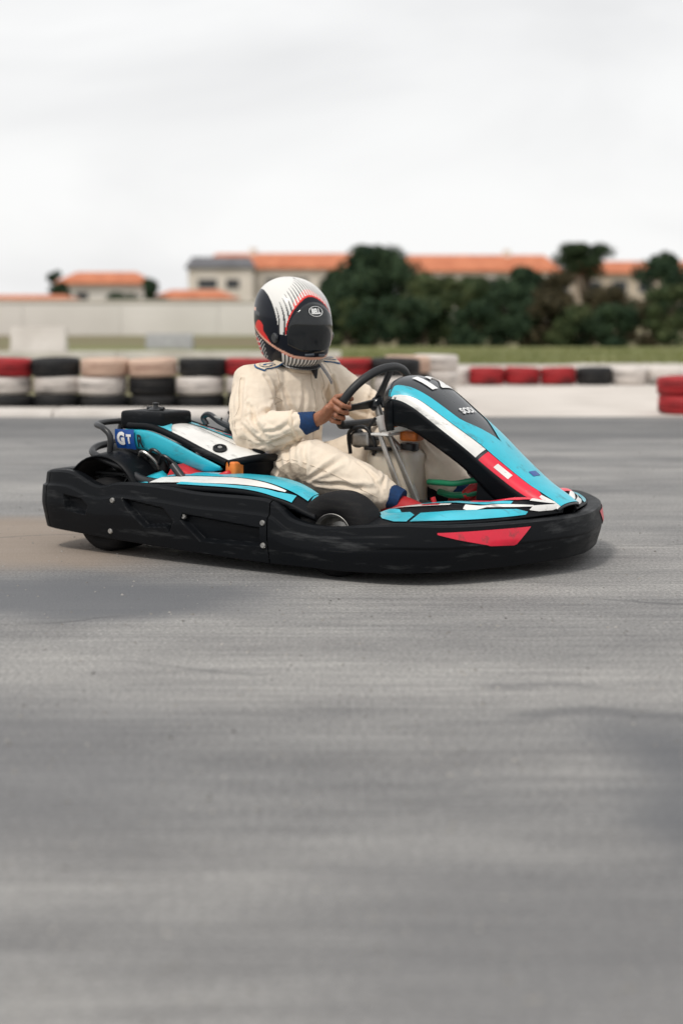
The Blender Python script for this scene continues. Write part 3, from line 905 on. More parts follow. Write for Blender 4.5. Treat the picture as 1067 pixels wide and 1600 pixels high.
HOLES = [[(-.215, .225), (-.12, .215), (-.085, .19), (-.10, .155), (-.205, .165)],
         [(.075, .232), (.275, .208), (.325, .165), (.300, .115), (.285, .140), (.185, .130), (.10, .195)],
         [(.365, .196), (.70, .172), (.705, .105), (.44, .100), (.355, .170)]]
def hole_depth(x, z):
    best = 0
    for poly in HOLES:
        n = len(poly); ins = False; dm = 9
        for i in range(n):
            (x0, z0), (x1, z1) = poly[i], poly[(i + 1) % n]
            if (z0 > z) != (z1 > z) and x < (x1 - x0) * (z - z0) / (z1 - z0) + x0: ins = not ins
            L2 = (x1 - x0) ** 2 + (z1 - z0) ** 2
            t = max(0, min(1, ((x - x0) * (x1 - x0) + (z - z0) * (z1 - z0)) / L2))
            dm = min(dm, math.hypot(x - x0 - t * (x1 - x0), z - z0 - t * (z1 - z0)))
        if ins: best = max(best, (lambda q: q * q * (3 - 2 * q))(min(1, dm / .011)))
    return best
def wall_at(d, v):
    """outer wall of the bumper: v = 0 top, 1 bottom"""
    p, n = plan_at(d)
    zt, zb = cub(TOPZ, p.x), cub(BOTZ, p.x)
    z = zt + (zb - zt) * v
    front = max(0, min(1, (p.x - 1.0) / .25))
    o = .012 * math.sin(min(1, v * 1.6) * PI * .5) - .022 * max(0, v - .55) ** 1.2 * 2
    # moulded step line along the sides
    o += (1 - front) * .010 * max(0, min(1, (v - .22) / .035)) - .006 * front * max(0, min(1, (v - .46) / .04))
    if abs(p.y) > .6 and p.x < .9:
        h = hole_depth(p.x, z)
        o -= .026 * h
    return p + n * o + Vector((0, 0, z))
def bumper_piece(name, d0, d1, step=.004):
    nu = max(8, int((d1 - d0) / step))
    rows = [('l', -.052, .030), ('l', -.052, .008), ('l', -.046, .001), ('l', -.030, 0.0), ('l', -.012, -.001), ('l', -.003, .004)]
    nw = 60
    def fn(u, v):
        k = int(round(v * (len(rows) + nw + 2)))
        d = d0 + (d1 - d0) * u
        if k < len(rows):
            p, n = plan_at(d)
            q = wall_at(d, 0)
            return q + n * rows[k][1] - Vector((0, 0, rows[k][2] - .001))
        k -= len(rows)
        if k <= nw:
            return wall_at(d, .03 + .97 * k / nw)
        p, n = plan_at(d)
        q = wall_at(d, 1)
        return q + (n * -.012 + Vector((0, 0, -.004)) if k == nw + 1 else n * -.05 + Vector((0, 0, .004)))
    return MB().grid(fn, nu, len(rows) + nw + 3).build(name, BLK, kart, sharp=28)
dA = dist_near(-.30, -.63); dB = dist_near(.735, -.66); dC = dist_near(.735, .66); dD = dist_near(-.30, .63)
bumper_piece('side_bumper', dA + .002, dB - .002)
bumper_piece('front_bumper', dB + .002, dC - .002, .009)
bumper_piece('side_bumper', dC + .002, dD - .002, .012)
bumper_piece('rear_bumper', dD + .002, dA + TOT - .002, .011)
# bolts on the side bumper
for x, v in ((.03, .30), (.36, .42), (.705, .36), (.02, .86), (.715, .72)):
    p = wall_at(dist_near(x, -.66), v)
    MB().lathe([(.001, -.006), (.008, -.006), (.010, -.003), (.0105, .004)], 10, 'y', p).build('bolt', M['steel'], kart)
# stickers on the front bumper: red wedge each side
for sgn in (-1, 1):
    rows = []
    for (x, y, v0, v1) in ((1.318, -.555, .14, .18), (1.360, -.505, .13, .30), (1.420, -.410, .12, .46), (1.465, -.315, .12, .50), (1.488, -.255, .12, .13)):
        rows.append((dist_near(x, y * -sgn if sgn > 0 else y), v0, v1))
    if sgn > 0:
        rows = [(dist_near(x, -y), v0, v1) for (x, y, v0, v1) in ((1.318, -.555, .14, .18), (1.360, -.505, .13, .30), (1.420, -.410, .12, .46), (1.465, -.315, .12, .50), (1.488, -.255, .12, .13))][::-1]
    decal('sticker', wall_at, rows, M['red_vinyl'], kart, off=.003, nu=40, flip=-1)['label'] = 'red wedge sticker on the front bumper'

# --- chassis: floor tray and tube frame
m = MB()
m.box((.48, -.30, .045), (1.34, .30, .052))
m.build('floor_tray', M['alloy'], kart, smooth=False)
fr = MB()
for s in (-1, 1):
    fr.tube(crom([(-.25, s * .33, .075), (.2, s * .34, .07), (.55, s * .36, .065), (.9, s * .33, .065), (1.2, s * .27, .07), (1.38, s * .22, .08)], 6), .015, 10)
    fr.tube([(.42, s * .34, .07), (.42, s * .60, .10), (.44, s * .615, .15)], .013, 8)
    fr.tube([(.05, s * .34, .07), (.05, s * .58, .11)], .013, 8)
fr.tube([(-.20, -.33, .075), (-.20, .33, .075)], .014, 8).tube([(.60, -.36, .065), (.60, .36, .065)], .014, 8).tube([(1.0, -.32, .07), (1.0, .32, .07)], .014, 8)
fr.tube(crom([(1.30, -.24, .08), (1.44, -.2, .10), (1.46, 0, .11), (1.44, .2, .10), (1.30, .24, .08)], 6), .013, 8)
for s in (-1, 1):
    fr.tube([(-.22, s * .28, .075), (-.30, s * .3, .18)], .012, 8)
fr.tube([(-.30, -.42, .18), (-.30, .42, .18)], .014, 8)
fr.build('chassis_frame', M['black_metal'], kart)
RAX = -.095
for s in (-1, 1):  # panels added below each side to keep light out and deepen the ground shadow
    def up_(u, v, s=s):
        x = .14 + 1.10 * u
        yo = .615 if x < 1.05 else .615 - (x - 1.05) * .55
        return Vector((x, s * (.26 + (yo - .26) * v), .066 + .012 * v))
    MB().grid(up_, 24, 6).build('added_shade_panel', BLK, kart, solid=.006)
MB().tube([(RAX, -.46, .147), (RAX, .46, .147)], .020, 14).build('rear_axle', M['steel'], kart)

# --- wheels
def wheel(x, y, rad, wid, side, steer=0.0):
    """side -1 = right of the kart; outer face at y*side"""
    rt = empty('wheel'); rt.parent = kart; rt.location = (x, y, rad + .010); rt.rotation_euler = (0, 0, steer)
    k = wid / 2
    ir = rad * .47
    prof = [(ir, -k * .72), (ir + .006, -k * .9), (rad * .70, -k), (rad * .86, -k * .98), (rad * .955, -k * .84), (rad * .99, -k * .62), (rad, -k * .3)]
    prof = prof + [(rad, 0)] + [(r, -a) for r, a in reversed(prof)]
    t = MB().lathe(prof, 48, 'y').build('tyre', M['rubber'], rt, sharp=60)
    rp = [(ir + .002, k * .80), (ir + .009, k * .86), (ir + .004, k * .90), (ir - .005, k * .80), (ir - .010, k * .30), (ir * .62, k * .16), (ir * .40, k * .20), (ir * .38, k * .50), (.001, k * .52)]
    if side < 0: rp = [(r, -a) for r, a in rp]
    rim = MB().lathe(rp, 40, 'y').build('rim', M['alloy'], rt, sharp=35)
    bk = [(ir + .002, -k * .74), (ir - .006, -k * .70), (ir - .01, k * .3)]
    if side < 0: bk = [(r, -a) for r, a in bk]
    MB().lathe(bk, 32, 'y').build('inner_rim', M['alloy'], rt)
    for i in range(3):
        a = 2 * PI * i / 3 + .4
        c = (math.cos(a) * ir * .52, side * k * .20, math.sin(a) * ir * .52)
        q = MB().lathe([(.001, side * .012), (.006, side * .012), (.007, 0), (.007, -side * .004)], 8, 'y', c).build('wheel_nut', M['steel'], rt)
    return rt
wheel(.930, -.530, .143, .135, -1, R(4))
wheel(.930, .490, .143, .135, 1, R(4))
wheel(RAX, -.505, .137, .20, -1)
wheel(RAX, .505, .137, .20, 1)
for s in (-1, 1):
    MB().tube([(.93, s * .33, .09), (.93, s * .37, .152), (.93, s * .48, .152)], [.016, .02, .014], 10).build('stub_axle', M['black_metal'], kart)
# rear wheel covers
for s in (-1, 1):
    def fend(u, v, s=s):
        a = R(8) + R(150) * u
        r = .188 + .010 * math.sin(PI * v)
        return (RAX + .005 + math.cos(a) * r, s * (.405 + .205 * v), .176 + math.sin(a) * r * 1.02)
    MB().grid(fend, 20, 9).build('wheel_cover', BLK, kart, solid=.006)
    MB().tube([(RAX, s * .39, .17), (RAX, s * .41, .32), (RAX, s * .46, .366)], .008, 8).build('cover_bracket', M['black_metal'], kart)

# --- side pods: coloured tops over the bumper, right and left
def pod(sgn):
    outer = [(.155, .640), (.30, .642), (.55, .640), (.72, .632), (.83, .615), (.875, .60)]
    inner = [(.265, .470), (.36, .43), (.56, .435), (.70, .455), (.80, .485), (.85, .55)]
    def fn(s, t):
        s2 = max(-.05, min(1.05, s)) * 5
        i = max(0, min(4, int(s2))); f = s2 - i
        a = Vector((inner[i][0], inner[i][1], 0)).lerp(Vector((inner[i + 1][0], inner[i + 1][1], 0)), f)
        c = Vector((outer[i][0], outer[i][1], 0)).lerp(Vector((outer[i + 1][0], outer[i + 1][1], 0)), f)
        p = a.lerp(c, t)
        z = cub([(.1, .272), (.4, .278), (.62, .276), (.76, .250), (.88, .200)], p.x) + .028 * (1 - t) ** .8 - .012 * (2 * t - 1) ** 2 + .008
        return Vector((p.x, -sgn * -1 * p.y, z)) if sgn > 0 else Vector((p.x, -p.y, z))
    o = MB().grid(fn, 36, 14).build('side_pod', BLK, kart, solid=.02, offset=0)
    # inner wall down to the floor
    def wfn(u, v):
        p = fn(u, 0)
        return Vector((p.x, p.y, p.z - .004 - v * (p.z - .09)))
    MB().grid(wfn, 24, 4).build('side_pod_wall', BLK, kart, solid=.008)
    fl = 1 if sgn < 0 else -1
    D = lambda nm, rows, mm: decal(nm, fn, rows, M[mm], o, off=.0145, nu=36, flip=fl * FLIPPOD)
    D('sticker', [(.02, .30, .70), (.10, .05, .60), (.34, .04, .52), (.60, .04, .62), (.80, .04, .66)], 'cyan')
    D('sticker', [(.02, .72, .95), (.14, .63, .92), (.34, .55, .86), (.50, .62, .82), (.64, .68, .74)], 'white_vinyl')
    D('sticker', [(.20, .88, .96), (.40, .88, .96), (.60, .82, .96), (.72, .70, .94)], 'cyan')
    D('sticker', [(.815, .10, .30), (.86, .12, .62), (.92, .14, .72), (.985, .16, .80)], 'cyan')
    return fn
FLIPPOD = -1
podR = pod(-1); podL = pod(1)
# small cyan corner plate behind the engine guard
for s in (-1, 1):
    def cp(u, v, s=s):
        x = .035 + .165 * u
        return Vector((x, s * (.60 - .10 * v * (1 - .35 * abs(2 * u - 1))), .278 + .038 * v - .006 * abs(2 * u - 1) * 2 - (.02 * v * abs(2 * u - 1))))
    MB().grid(cp, 9, 5).build('corner_plate', M['cyan'], kart, solid=.012)

# --- engine (kart's right, behind the seat) and its cover
eng = MB().box((-.20, -.50, .115), (.16, -.26, .30)).build('engine_block', M['engine_black'], kart, bevel=.018)
m = MB()
for i in range(9):
    z = .145 + i * .018
    m.box((-.205, -.512, z), (.10, -.49, z + .007))
m.build('cooling_fin', M['engine_black'], eng, smooth=False)
MB().box((-.17, -.47, .30), (.10, -.28, .40)).build('cylinder_head', M['engine_black'], kart, bevel=.02)
MB().lathe([(.001, .03), (.05, .03), (.062, .02), (.064, -.03), (.05, -.045)], 28, 'y', (.03, -.52, .24)).build('recoil_starter', M['engine_black'], kart)
# red shroud and orange piece seen under the cover
m = MB()
m.add([(.16, -.545, .285), (.30, -.545, .262), (.33, -.545, .300), (.20, -.545, .345), (.16, -.42, .29), (.30, -.42, .265), (.33, -.42, .305), (.20, -.42, .35)],
      [(0, 1, 2, 3), (7, 6, 5, 4), (0, 4, 5, 1), (1, 5, 6, 2), (2, 6, 7, 3), (3, 7, 4, 0)])
m.build('red_shroud', M['red_metal'], kart, bevel=.012)
m = MB()
m.add([(.33, -.53, .268), (.44, -.50, .268), (.42, -.50, .335), (.35, -.53, .305), (.33, -.42, .27), (.44, -.40, .27), (.42, -.40, .335), (.35, -.42, .31)],
      [(0, 1, 2, 3), (7, 6, 5, 4), (0, 4, 5, 1), (1, 5, 6, 2), (2, 6, 7, 3), (3, 7, 4, 0)])
m.build('red_shroud', M['red_metal'], kart, bevel=.012)
MB().box((.395, -.485, .30), (.44, -.43, .362)).build('orange_bracket', M['orange_metal'], kart, bevel=.01)
for k, (x, z) in enumerate(((.02, .36), (.07, .37), (.12, .35))):
    MB().tube(crom([(x - .05, -.47, z - .02), (x, -.50, z + .02), (x + .05, -.48, z - .02), (x + .04, -.44, z - .08)], 6), .006, 8).build('engine_hose', M['black_metal'] if k else M['steel'], kart)
# air box on top with cap
ab = MB().box((-.115, -.475, .455), (.095, -.30, .525)).build('air_box', BLK, kart, bevel=.02)
MB().lathe([(.030, .520), (.030, .528), (.022, .533), (.010, .536), (.008, .545), (.012, .548), (.012, .553), (.001, .554)], 20, 'z', (.0, -.40, 0)).build('air_box_knob', M['black_metal'], ab)
MB().tube([(-.04, -.40, .532), (.04, -.40, .532)], .006, 8).build('knob_wing', M['black_metal'], ab)

# cover: top surface  s along x (rear to front), t from outer edge to inner edge
def cov(s, t):
    x0 = -.045 + .445 * s; x1 = .0 + .455 * s
    x = x0 + (x1 - x0) * t + .035 * math.sin(PI * max(0, min(1, t))) * max(0, s - .6) / .4
    zo = cub([(0, .472), (.25, .469), (.5, .436), (.75, .394), (1.0, .356)], s)
    zi = cub([(0, .488), (.25, .462), (.5, .438), (.75, .408), (1.0, .364)], s)
    z = zo + (zi - zo) * t + .014 * math.sin(PI * max(0, min(1, t)))
    y = -.50 + .02 * s + (.235 - .02 * s) * t
    return Vector((x, y, z))
ec = MB().grid(cov, 36, 18).build('engine_cover', M['white_vinyl'], kart, solid=.006)
MB().tube([cov(i / 40, 0) for i in range(41)], .0125, 10).build('cover_edge', BLK, ec)
MB().tube([cov(1, i / 20) + Vector((.004, 0, -.004)) for i in range(21)], .0145, 10).build('cover_edge', BLK, ec)
MB().tube([cov(i / 40, 1) for i in range(41)], .009, 8).build('cover_edge', BLK, ec)
# front lip turning down
def lip(u, v):
    p = cov(1, u)
    return p + Vector((.008 - .02 * v, 0, -.006 - .085 * v))
MB().grid(lip, 16, 6).build('cover_lip', BLK, ec, solid=.006)
FC = 1
decal('sticker', cov, [(.02, .04, .50), (.20, .05, .50), (.36, .06, .16), (.40, .07, .10)], M['cyan_pale'], ec, flip=FC, off=.004)
decal('sticker', cov, [(.10, .72, .95), (.35, .74, .96), (.65, .74, .96), (.9, .78, .95), (.97, .84, .94)], M['cyan'], ec, flip=FC, off=.004)
decal('sticker', cov, [(.86, .72, .78), (.93, .70, .90), (.985, .72, .92)], M['blue_vinyl'], ec, flip=FC, off=.0045)
for i in range(7):
    s = .30 + i * .085
    decal('sticker', cov, [(s, .78, .84), (s + .03, .80, .90), (s + .05, .86, .90)], M['red_vinyl'] if i % 2 else M['orange_metal'], ec, flip=FC, off=.006, nv=3)
decal('panel_seam', cov, [(.10, .60, .613), (.45, .585, .60), (.80, .50, .512)], M['letter_black'], ec, flip=FC, off=.004, nv=2)
for (s, t) in ((.80, .22), (.92, .72)):
    p = cov(s, t); n = surf_normal(cov, s, t)
    rot = Vector((0, 0, 1)).rotation_difference(n if n.z > 0 else -n).to_matrix().to_4x4()
    k = MB().lathe([(.010, .001), (.012, .005), (.020, .006), (.025, .003), (.026, -.004)], 22, 'z').build('fastener', BLK, ec, tf=Matrix.Translation(p + Vector((0, 0, .005))) @ rot)
    MB().lathe([(.001, .006), (.008, .005), (.009, .0)], 14, 'z').build('fastener_stud', M['steel'], k, tf=Matrix.Translation(p + Vector((0, 0, .005))) @ rot)
# cyan side blade of the cover
def blade(s, t):
    x = -.055 + .435 * s
    zt = cub([(0, .472), (.25, .469), (.5, .436), (.75, .394), (1.0, .356)], s) - .012
    zb = cub([(0, .402), (.2, .396), (.5, .362), (.74, .336), (.88, .334), (1.0, .342)], s) - .012
    return Vector((x, -.506 + .015 * s - .006 * math.sin(PI * t) + .012 * t, zt + (zb - zt) * t))
bl = MB().grid(blade, 30, 8).build('cover_side', M['cyan'], kart, solid=.006)
FB = -1
decal('sticker', blade, [(-.10, .02, .98), (.11, .02, .98)], M['blue_vinyl'], bl, flip=FB, off=.009)
vs_, fs_ = None, None
letters('lettering', 'G', .048, blade, -.030, .50, (1 / .435, 0), (0, -1 / .062), M['letter_white'], bl, off=.012, flip=FB, bold=.003)
letters('lettering', 'T', .034, blade, .055, .50, (1 / .435, 0), (0, -1 / .062), M['letter_white'], bl, off=.012, flip=FB, bold=.002)
letters('lettering', 'R', .046, blade, .175, .55, (1 / .435, 0), (0, -1 / .062), M['letter_black'], bl, off=.012, flip=FB, bold=.002)
# tube guard round the engine
gd = MB()
gd.tube(crom([(-.225, -.34, .475), (-.225, -.44, .474), (-.205, -.50, .470), (-.14, -.535, .462), (-.10, -.540, .430), (-.105, -.540, .36)], 7), .0115, 10)
gd.tube(crom([(-.235, -.36, .395), (-.225, -.48, .385), (-.18, -.545, .365), (-.06, -.565, .335), (.0, -.565, .318), (.03, -.565, .275), (.045, -.56, .235)], 7), .0135, 10)
gd.tube(crom([(.035, -.567, .30), (.10, -.572, .282), (.25, -.572, .272), (.36, -.57, .262)], 7), .017, 10)
gd.tube([(.22, -.56, .345), (.30, -.57, .275)], .015, 10)
gd.tube([(-.225, -.34, .475), (-.235, -.36, .395), (-.22, -.36, .10)], .0115, 10)
gd.build('engine_guard', M['black_metal'], kart)

# --- seat shell
def seat_fn(u, v):
    c = lin([(0, .105), (.2, .115), (.45, .15), (.62, .215), (.8, .37), (1, .53)], u)
    z = lin([(0, .500), (.2, .40), (.45, .24), (.62, .150), (.8, .118), (1, .135)], u)
    w = lin([(0, .185), (.2, .238), (.5, .238), (.8, .225), (1, .20)], u)
    a = 2 * v - 1
    y = w * math.sin(a * PI / 2 * .98)
    e = abs(a) ** 3.0
    back = max(0, 1 - u / .62)
    lift = lin([(0, .055), (.3, .13), (.6, .215), (.8, .175), (1, .05)], u) * e
    wrap = (.165 * back + .03) * e
    return Vector((c + wrap, y, z + lift))
st = MB().grid(seat_fn, 30, 30).build('seat', M['seat'], kart, solid=.008)
MB().tube([seat_fn(0, i / 30) for i in range(31)], .007, 8).tube([seat_fn(i / 30, 0) for i in range(31)], .007, 8).tube([seat_fn(i / 30, 1) for i in range(31)], .007, 8).build('seat_rim', M['seat'], st)
# seat side lever and strut
MB().tube(crom([(.13, -.262, .470), (.115, -.265, .495), (.145, -.265, .508), (.20, -.265, .480), (.255, -.262, .462)], 6), .011, 8).build('seat_lever', M['dark_panel'], kart)
MB().tube([(.17, -.268, .500), (.205, -.268, .494)], .006, 8).build('lever_latch', M['steel'], kart)
MB().tube([(.15, -.235, .42), (.02, -.30, .36), (-.1, -.33, .10)], .010, 8).build('seat_strut', M['black_metal'], kart)
MB().tube([(.15, .235, .42), (.0, .28, .34), (-.1, .33, .10)], .010, 8).build('seat_strut', M['black_metal'], kart)

# --- steering wheel
SWC = Vector((.698, 0, .568))
SU = Vector((.57, 0, .82)).normalized()      # "up" in the wheel plane
SN = Vector((-.82, 0, .57)).normalized()     # towards the driver
def swp(a, rx=.190, ry=.148):
    c, s = math.cos(a), math.sin(a)
    f = 1.0 if s > -.55 else 1.0 - .0 * (s + .55)
    yy = s * ry
    if s < 0: yy = -(min(1, abs(s) * 1.28)) * ry * .74
    return SWC + Vector((0, 1, 0)) * (c * rx * (1 if s > 0 else 1 - .10 * abs(s))) + SU * yy
sw = MB().tube([swp(2 * PI * i / 72) for i in range(72)], .0155, 14, closed=True).build('steering_wheel', M['steer_grip'], kart)
m = MB()
hub = SWC + SN * -.02
for tgt, w in ((swp(PI * .5), .021), (swp(PI * 1.08), .017), (swp(PI * -.08), .017)):
    d = (tgt - hub); L_ = d.length; d.normalize()
    side = d.cross(SN).normalized()
    for k in (0, 1):
        pass
    vs = []
    for f, ww in ((.12, w * 1.2), (.55, w * .8), (1.0, w * 1.0)):
        for sg in (-1, 1):
            for tt in (-.004, .004):
                vs.append(hub + d * L_ * f + side * ww * sg + SN * tt)
    m.add(vs, [(0, 1, 3, 2)] + [(b_ + 0, b_ + 4, b_ + 5, b_ + 1) for b_ in (0, 4)] + [(b_ + 2, b_ + 3, b_ + 7, b_ + 6) for b_ in (0, 4)] + [(b_ + 0, b_ + 2, b_ + 6, b_ + 4) for b_ in (0, 4)] + [(b_ + 1, b_ + 5, b_ + 7, b_ + 3) for b_ in (0, 4)] + [(8, 10, 11, 9)])
m.build('spoke', M['black_metal'], sw, bevel=.002)
rot = Vector((0, 0, 1)).rotation_difference(SN).to_matrix().to_4x4()
MB().lathe([(.001, .012), (.026, .012), (.031, .006), (.031, -.008), (.02, -.02)], 24, 'z').build('hub', M['dark_panel'], sw, tf=Matrix.Translation(hub) @ rot)
# column, clamps and supports
CD = Vector((.33, 0, -.944))
MB().tube([hub, hub + CD * .055], .014, 12).build('steering_column', M['alloy'], kart)
c1 = hub + CD * .05
MB().tube([c1, c1 + CD * .055], .019, 14).build('column_sleeve', M['white_part'], kart)
c2 = c1 + CD * .055
MB().tube([c2, Vector((.815, 0, .40)), Vector((.93, 0, .12))], .011, 10).build('steering_column', M['steel'], kart)
MB().tube(crom([(.735, -.035, .505), (.715, -.045, .47), (.73, -.045, .435), (.765, -.04, .43)], 6), .006, 8).build('column_cable', M['black_metal'], kart)
MB().tube(crom([(.62, -.03, .37), (.63, -.05, .45), (.70, -.055, .47), (.74, -.05, .42), (.73, -.04, .37)], 8), .0075, 10).build('cable_loop', M['black_metal'], kart)
MB().box((.755, -.045, .452), (.895, -.030, .474)).build('column_bracket', M['alloy'], kart, bevel=.004, tf=Matrix.Translation((.82, 0, .46)) @ Matrix.Rotation(R(-14), 4, 'Y') @ Matrix.Translation((-.82, 0, -.46)))
MB().box((.775, -.028, .47), (.83, .03, .505)).build('orange_clamp', M['orange_metal'], kart, bevel=.008)
MB().box((.83, -.028, .425), (.905, .03, .462)).build('orange_clamp', M['orange_metal'], kart, bevel=.012)
for s, dx in ((-1, 0), (1, .022)):
    m = MB()
    a, c = Vector((.785 + dx, s * .012 - .075, .455)), Vector((.905 + dx, s * .026 - .080, .205))
    d = (c - a).normalized(); n = Vector((0, 1, 0)); sd = d.cross(n).normalized()
    vs = [a + sd * .008 * p + n * .004 * q for q in (-1, 1) for p in (-1, 1)] + [c + sd * .010 * p + n * .004 * q for q in (-1, 1) for p in (-1, 1)]
    m.add(vs, [(0, 1, 3, 2), (4, 6, 7, 5), (0, 4, 5, 1), (2, 3, 7, 6), (0, 2, 6, 4), (1, 5, 7, 3)])
    m.build('column_support', M['steel'], kart, bevel=.0015)
MB().box((.88, -.125, .06), (.95, .02, .212)).build('column_foot', M['black_metal'], kart, bevel=.01)
MB().box((.76, -.105, .447), (.835, -.02, .455)).build('support_plate', M['white_part'], kart, bevel=.002)

# --- fuel tank with pump
tk = MB().box((.685, -.045, .085), (.880, .115, .392)).build('fuel_tank', M['tank'], kart, bevel=.045)
MB().lathe([(.028, .385), (.034, .39), (.034, .412), (.026, .416), (.001, .416)], 20, 'z', (.84, .03, 0)).build('tank_cap', M['black_metal'], tk)
MB().box((.645, -.06, .398), (.72, .02, .448)).build('fuel_pump', M['alloy'], kart, bevel=.012)
MB().lathe([(.001, -.012), (.03, -.012), (.034, -.004), (.034, .010), (.026, .016)], 22, 'x', (.645, -.02, .425)).build('pump_cover', M['black_metal'], kart)
MB().box((.70, -.06, .388), (.80, .0, .400)).build('tank_plate', M['black_metal'], kart, bevel=.003)

# --- pedals, brace and hoses in the foot well
MB().tube([(1.04, -.18, .07), (1.09, -.18, .20), (1.07, -.18, .25)], .009, 8).build('pedal', M['red_metal'], kart)
MB().tube([(1.04, .16, .07), (1.12, .16, .20), (1.10, .16, .25)], .009, 8).build('pedal', M['red_metal'], kart)
m = MB()
a, c = Vector((1.08, .03, .235)), Vector((1.22, .055, .36))
m.tube([a, c], .024, 10).build('red_brace', M['red_metal'], kart)
MB().tube(crom([(.93, .02, .278), (1.0, -.01, .282), (1.07, -.03, .285), (1.15, -.01, .30), (1.19, .02, .29)], 6), .011, 10).build('green_hose', M['green_hose'], kart)
MB().tube(crom([(.95, .06, .24), (1.02, .03, .235), (1.10, .02, .245), (1.16, .05, .27)], 6), .012, 10).build('green_hose', M['green_hose'], kart)

# --- front number panel (arched shell)
PC = crom([(.800, 0, .600), (.822, 0, .640), (.862, 0, .660), (.925, 0, .650), (1.0, 0, .612), (1.1, 0, .540), (1.2, 0, .466), (1.295, 0, .388), (1.395, 0, .312), (1.47, 0, .268), (1.515, 0, .240)], 8)
def pc(s):
    k = max(0, min(len(PC) - 1.001, s * (len(PC) - 1)))
    i = int(k); return PC[i].lerp(PC[i + 1], k - i)
def panel(s, t):
    """t -1 right edge .. +1 left edge"""
    p = pc(s)
    e = 2e-3
    d = (pc(min(1, s + e)) - pc(max(0, s - e))).normalized()
    n = Vector((-d.z, 0, d.x))
    if n.z < 0 and s > .1: n = -n
    if s <= .1: n = Vector((-.45, 0, .9)).normalized()
    w = cub([(0, .118), (.12, .150), (.3, .155), (.6, .134), (.85, .100), (1, .075)], s)
    drop = cub([(0, .055), (.15, .085), (.4, .070), (.8, .045), (1, .02)], s)
    at = abs(t)
    y = w * math.sin(min(1, at) * R(78)) / math.sin(R(78)) * (1 if t > 0 else -1)
    return Vector((p.x, y, p.z)) - n * drop * (at ** 2.3)
pn = MB().grid(lambda u, v: panel(u, 2 * v - 1), 60, 34).build('number_panel', M['dark_panel'], kart, solid=.007)
for sg in (-1, 1):
    def side(u, v, sg=sg):
        p = panel(u * .985, sg)
        dep = cub([(0, .05), (.10, .105), (.35, .085), (.6, .070), (.78, .095), (.9, .085), (1, .05)], u)
        return p + Vector((-.012 * v, -sg * .022 * v, -dep * v))
    MB().grid(side, 44, 6).build('panel_side', BLK, pn, solid=.008)
MB().tube([panel(0.0, -1 + 2 * i / 20) for i in range(21)], .006, 8).build('panel_rim', BLK, pn)
FP = -1
def D(rows, mm, off=.003, nm='sticker', nv=7):
    for sg in (-1, 1):
        decal(nm, panel, [(s, sg * a, sg * c) for s, a, c in rows], M[mm], pn, off=off, nu=44, nv=nv, flip=FP * FLIPP)
FLIPP = -1
D([(.155, .86, .90), (.25, .64, .93), (.40, .54, .75), (.53, .44, .685), (.575, .22, .655), (.63, .0, .61), (.75, 0, .565), (.84, 0, .54), (.92, 0, .60), (.985, 0, .70)], 'cyan')
D([(.25, .94, .97), (.265, .90, .97), (.40, .76, .97), (.55, .69, .97), (.645, .62, .97)], 'white_vinyl')
D([(.655, .62, .97), (.75, .58, .97), (.84, .55, .97), (.90, .80, .97)], 'red_vinyl')
D([(.70, .70, .86), (.75, .68, .86)], 'white_vinyl', .0045)
D([(.86, .64, .76), (.93, .62, .95), (.985, .72, .95)], 'white_vinyl')
decal('sticker', panel, [(.76, -.16, .16), (.78, -.16, .16)], M['blue_vinyl'], pn, off=.0045, flip=FP * FLIPP)
letters('race_number', '12', .145, panel, .34, 0.02, (0, 1 / .155), (-1 / .95, 0), M['letter_white'], pn, off=.004, flip=FP * FLIPP, bold=.006)
letters('lettering', 'SODI', .030, panel, .50, 0.0, (0, 1 / .155), (-1 / .95, 0), M['letter_white'], pn, off=.004, flip=FP * FLIPP, bold=.001)
# pillar that carries the panel
m = MB()
m.add([(1.17, -.09, .07), (1.36, -.10, .07), (1.36, .10, .07), (1.17, .09, .07), (1.20, -.10, .395), (1.42, -.10, .235), (1.42, .10, .235), (1.20, .10, .395)],
      [(3, 2, 1, 0), (4, 5, 6, 7), (0, 1, 5, 4), (1, 2, 6, 5), (2, 3, 7, 6), (3, 0, 4, 7)])
m.build('panel_support', BLK, kart, bevel=.02)

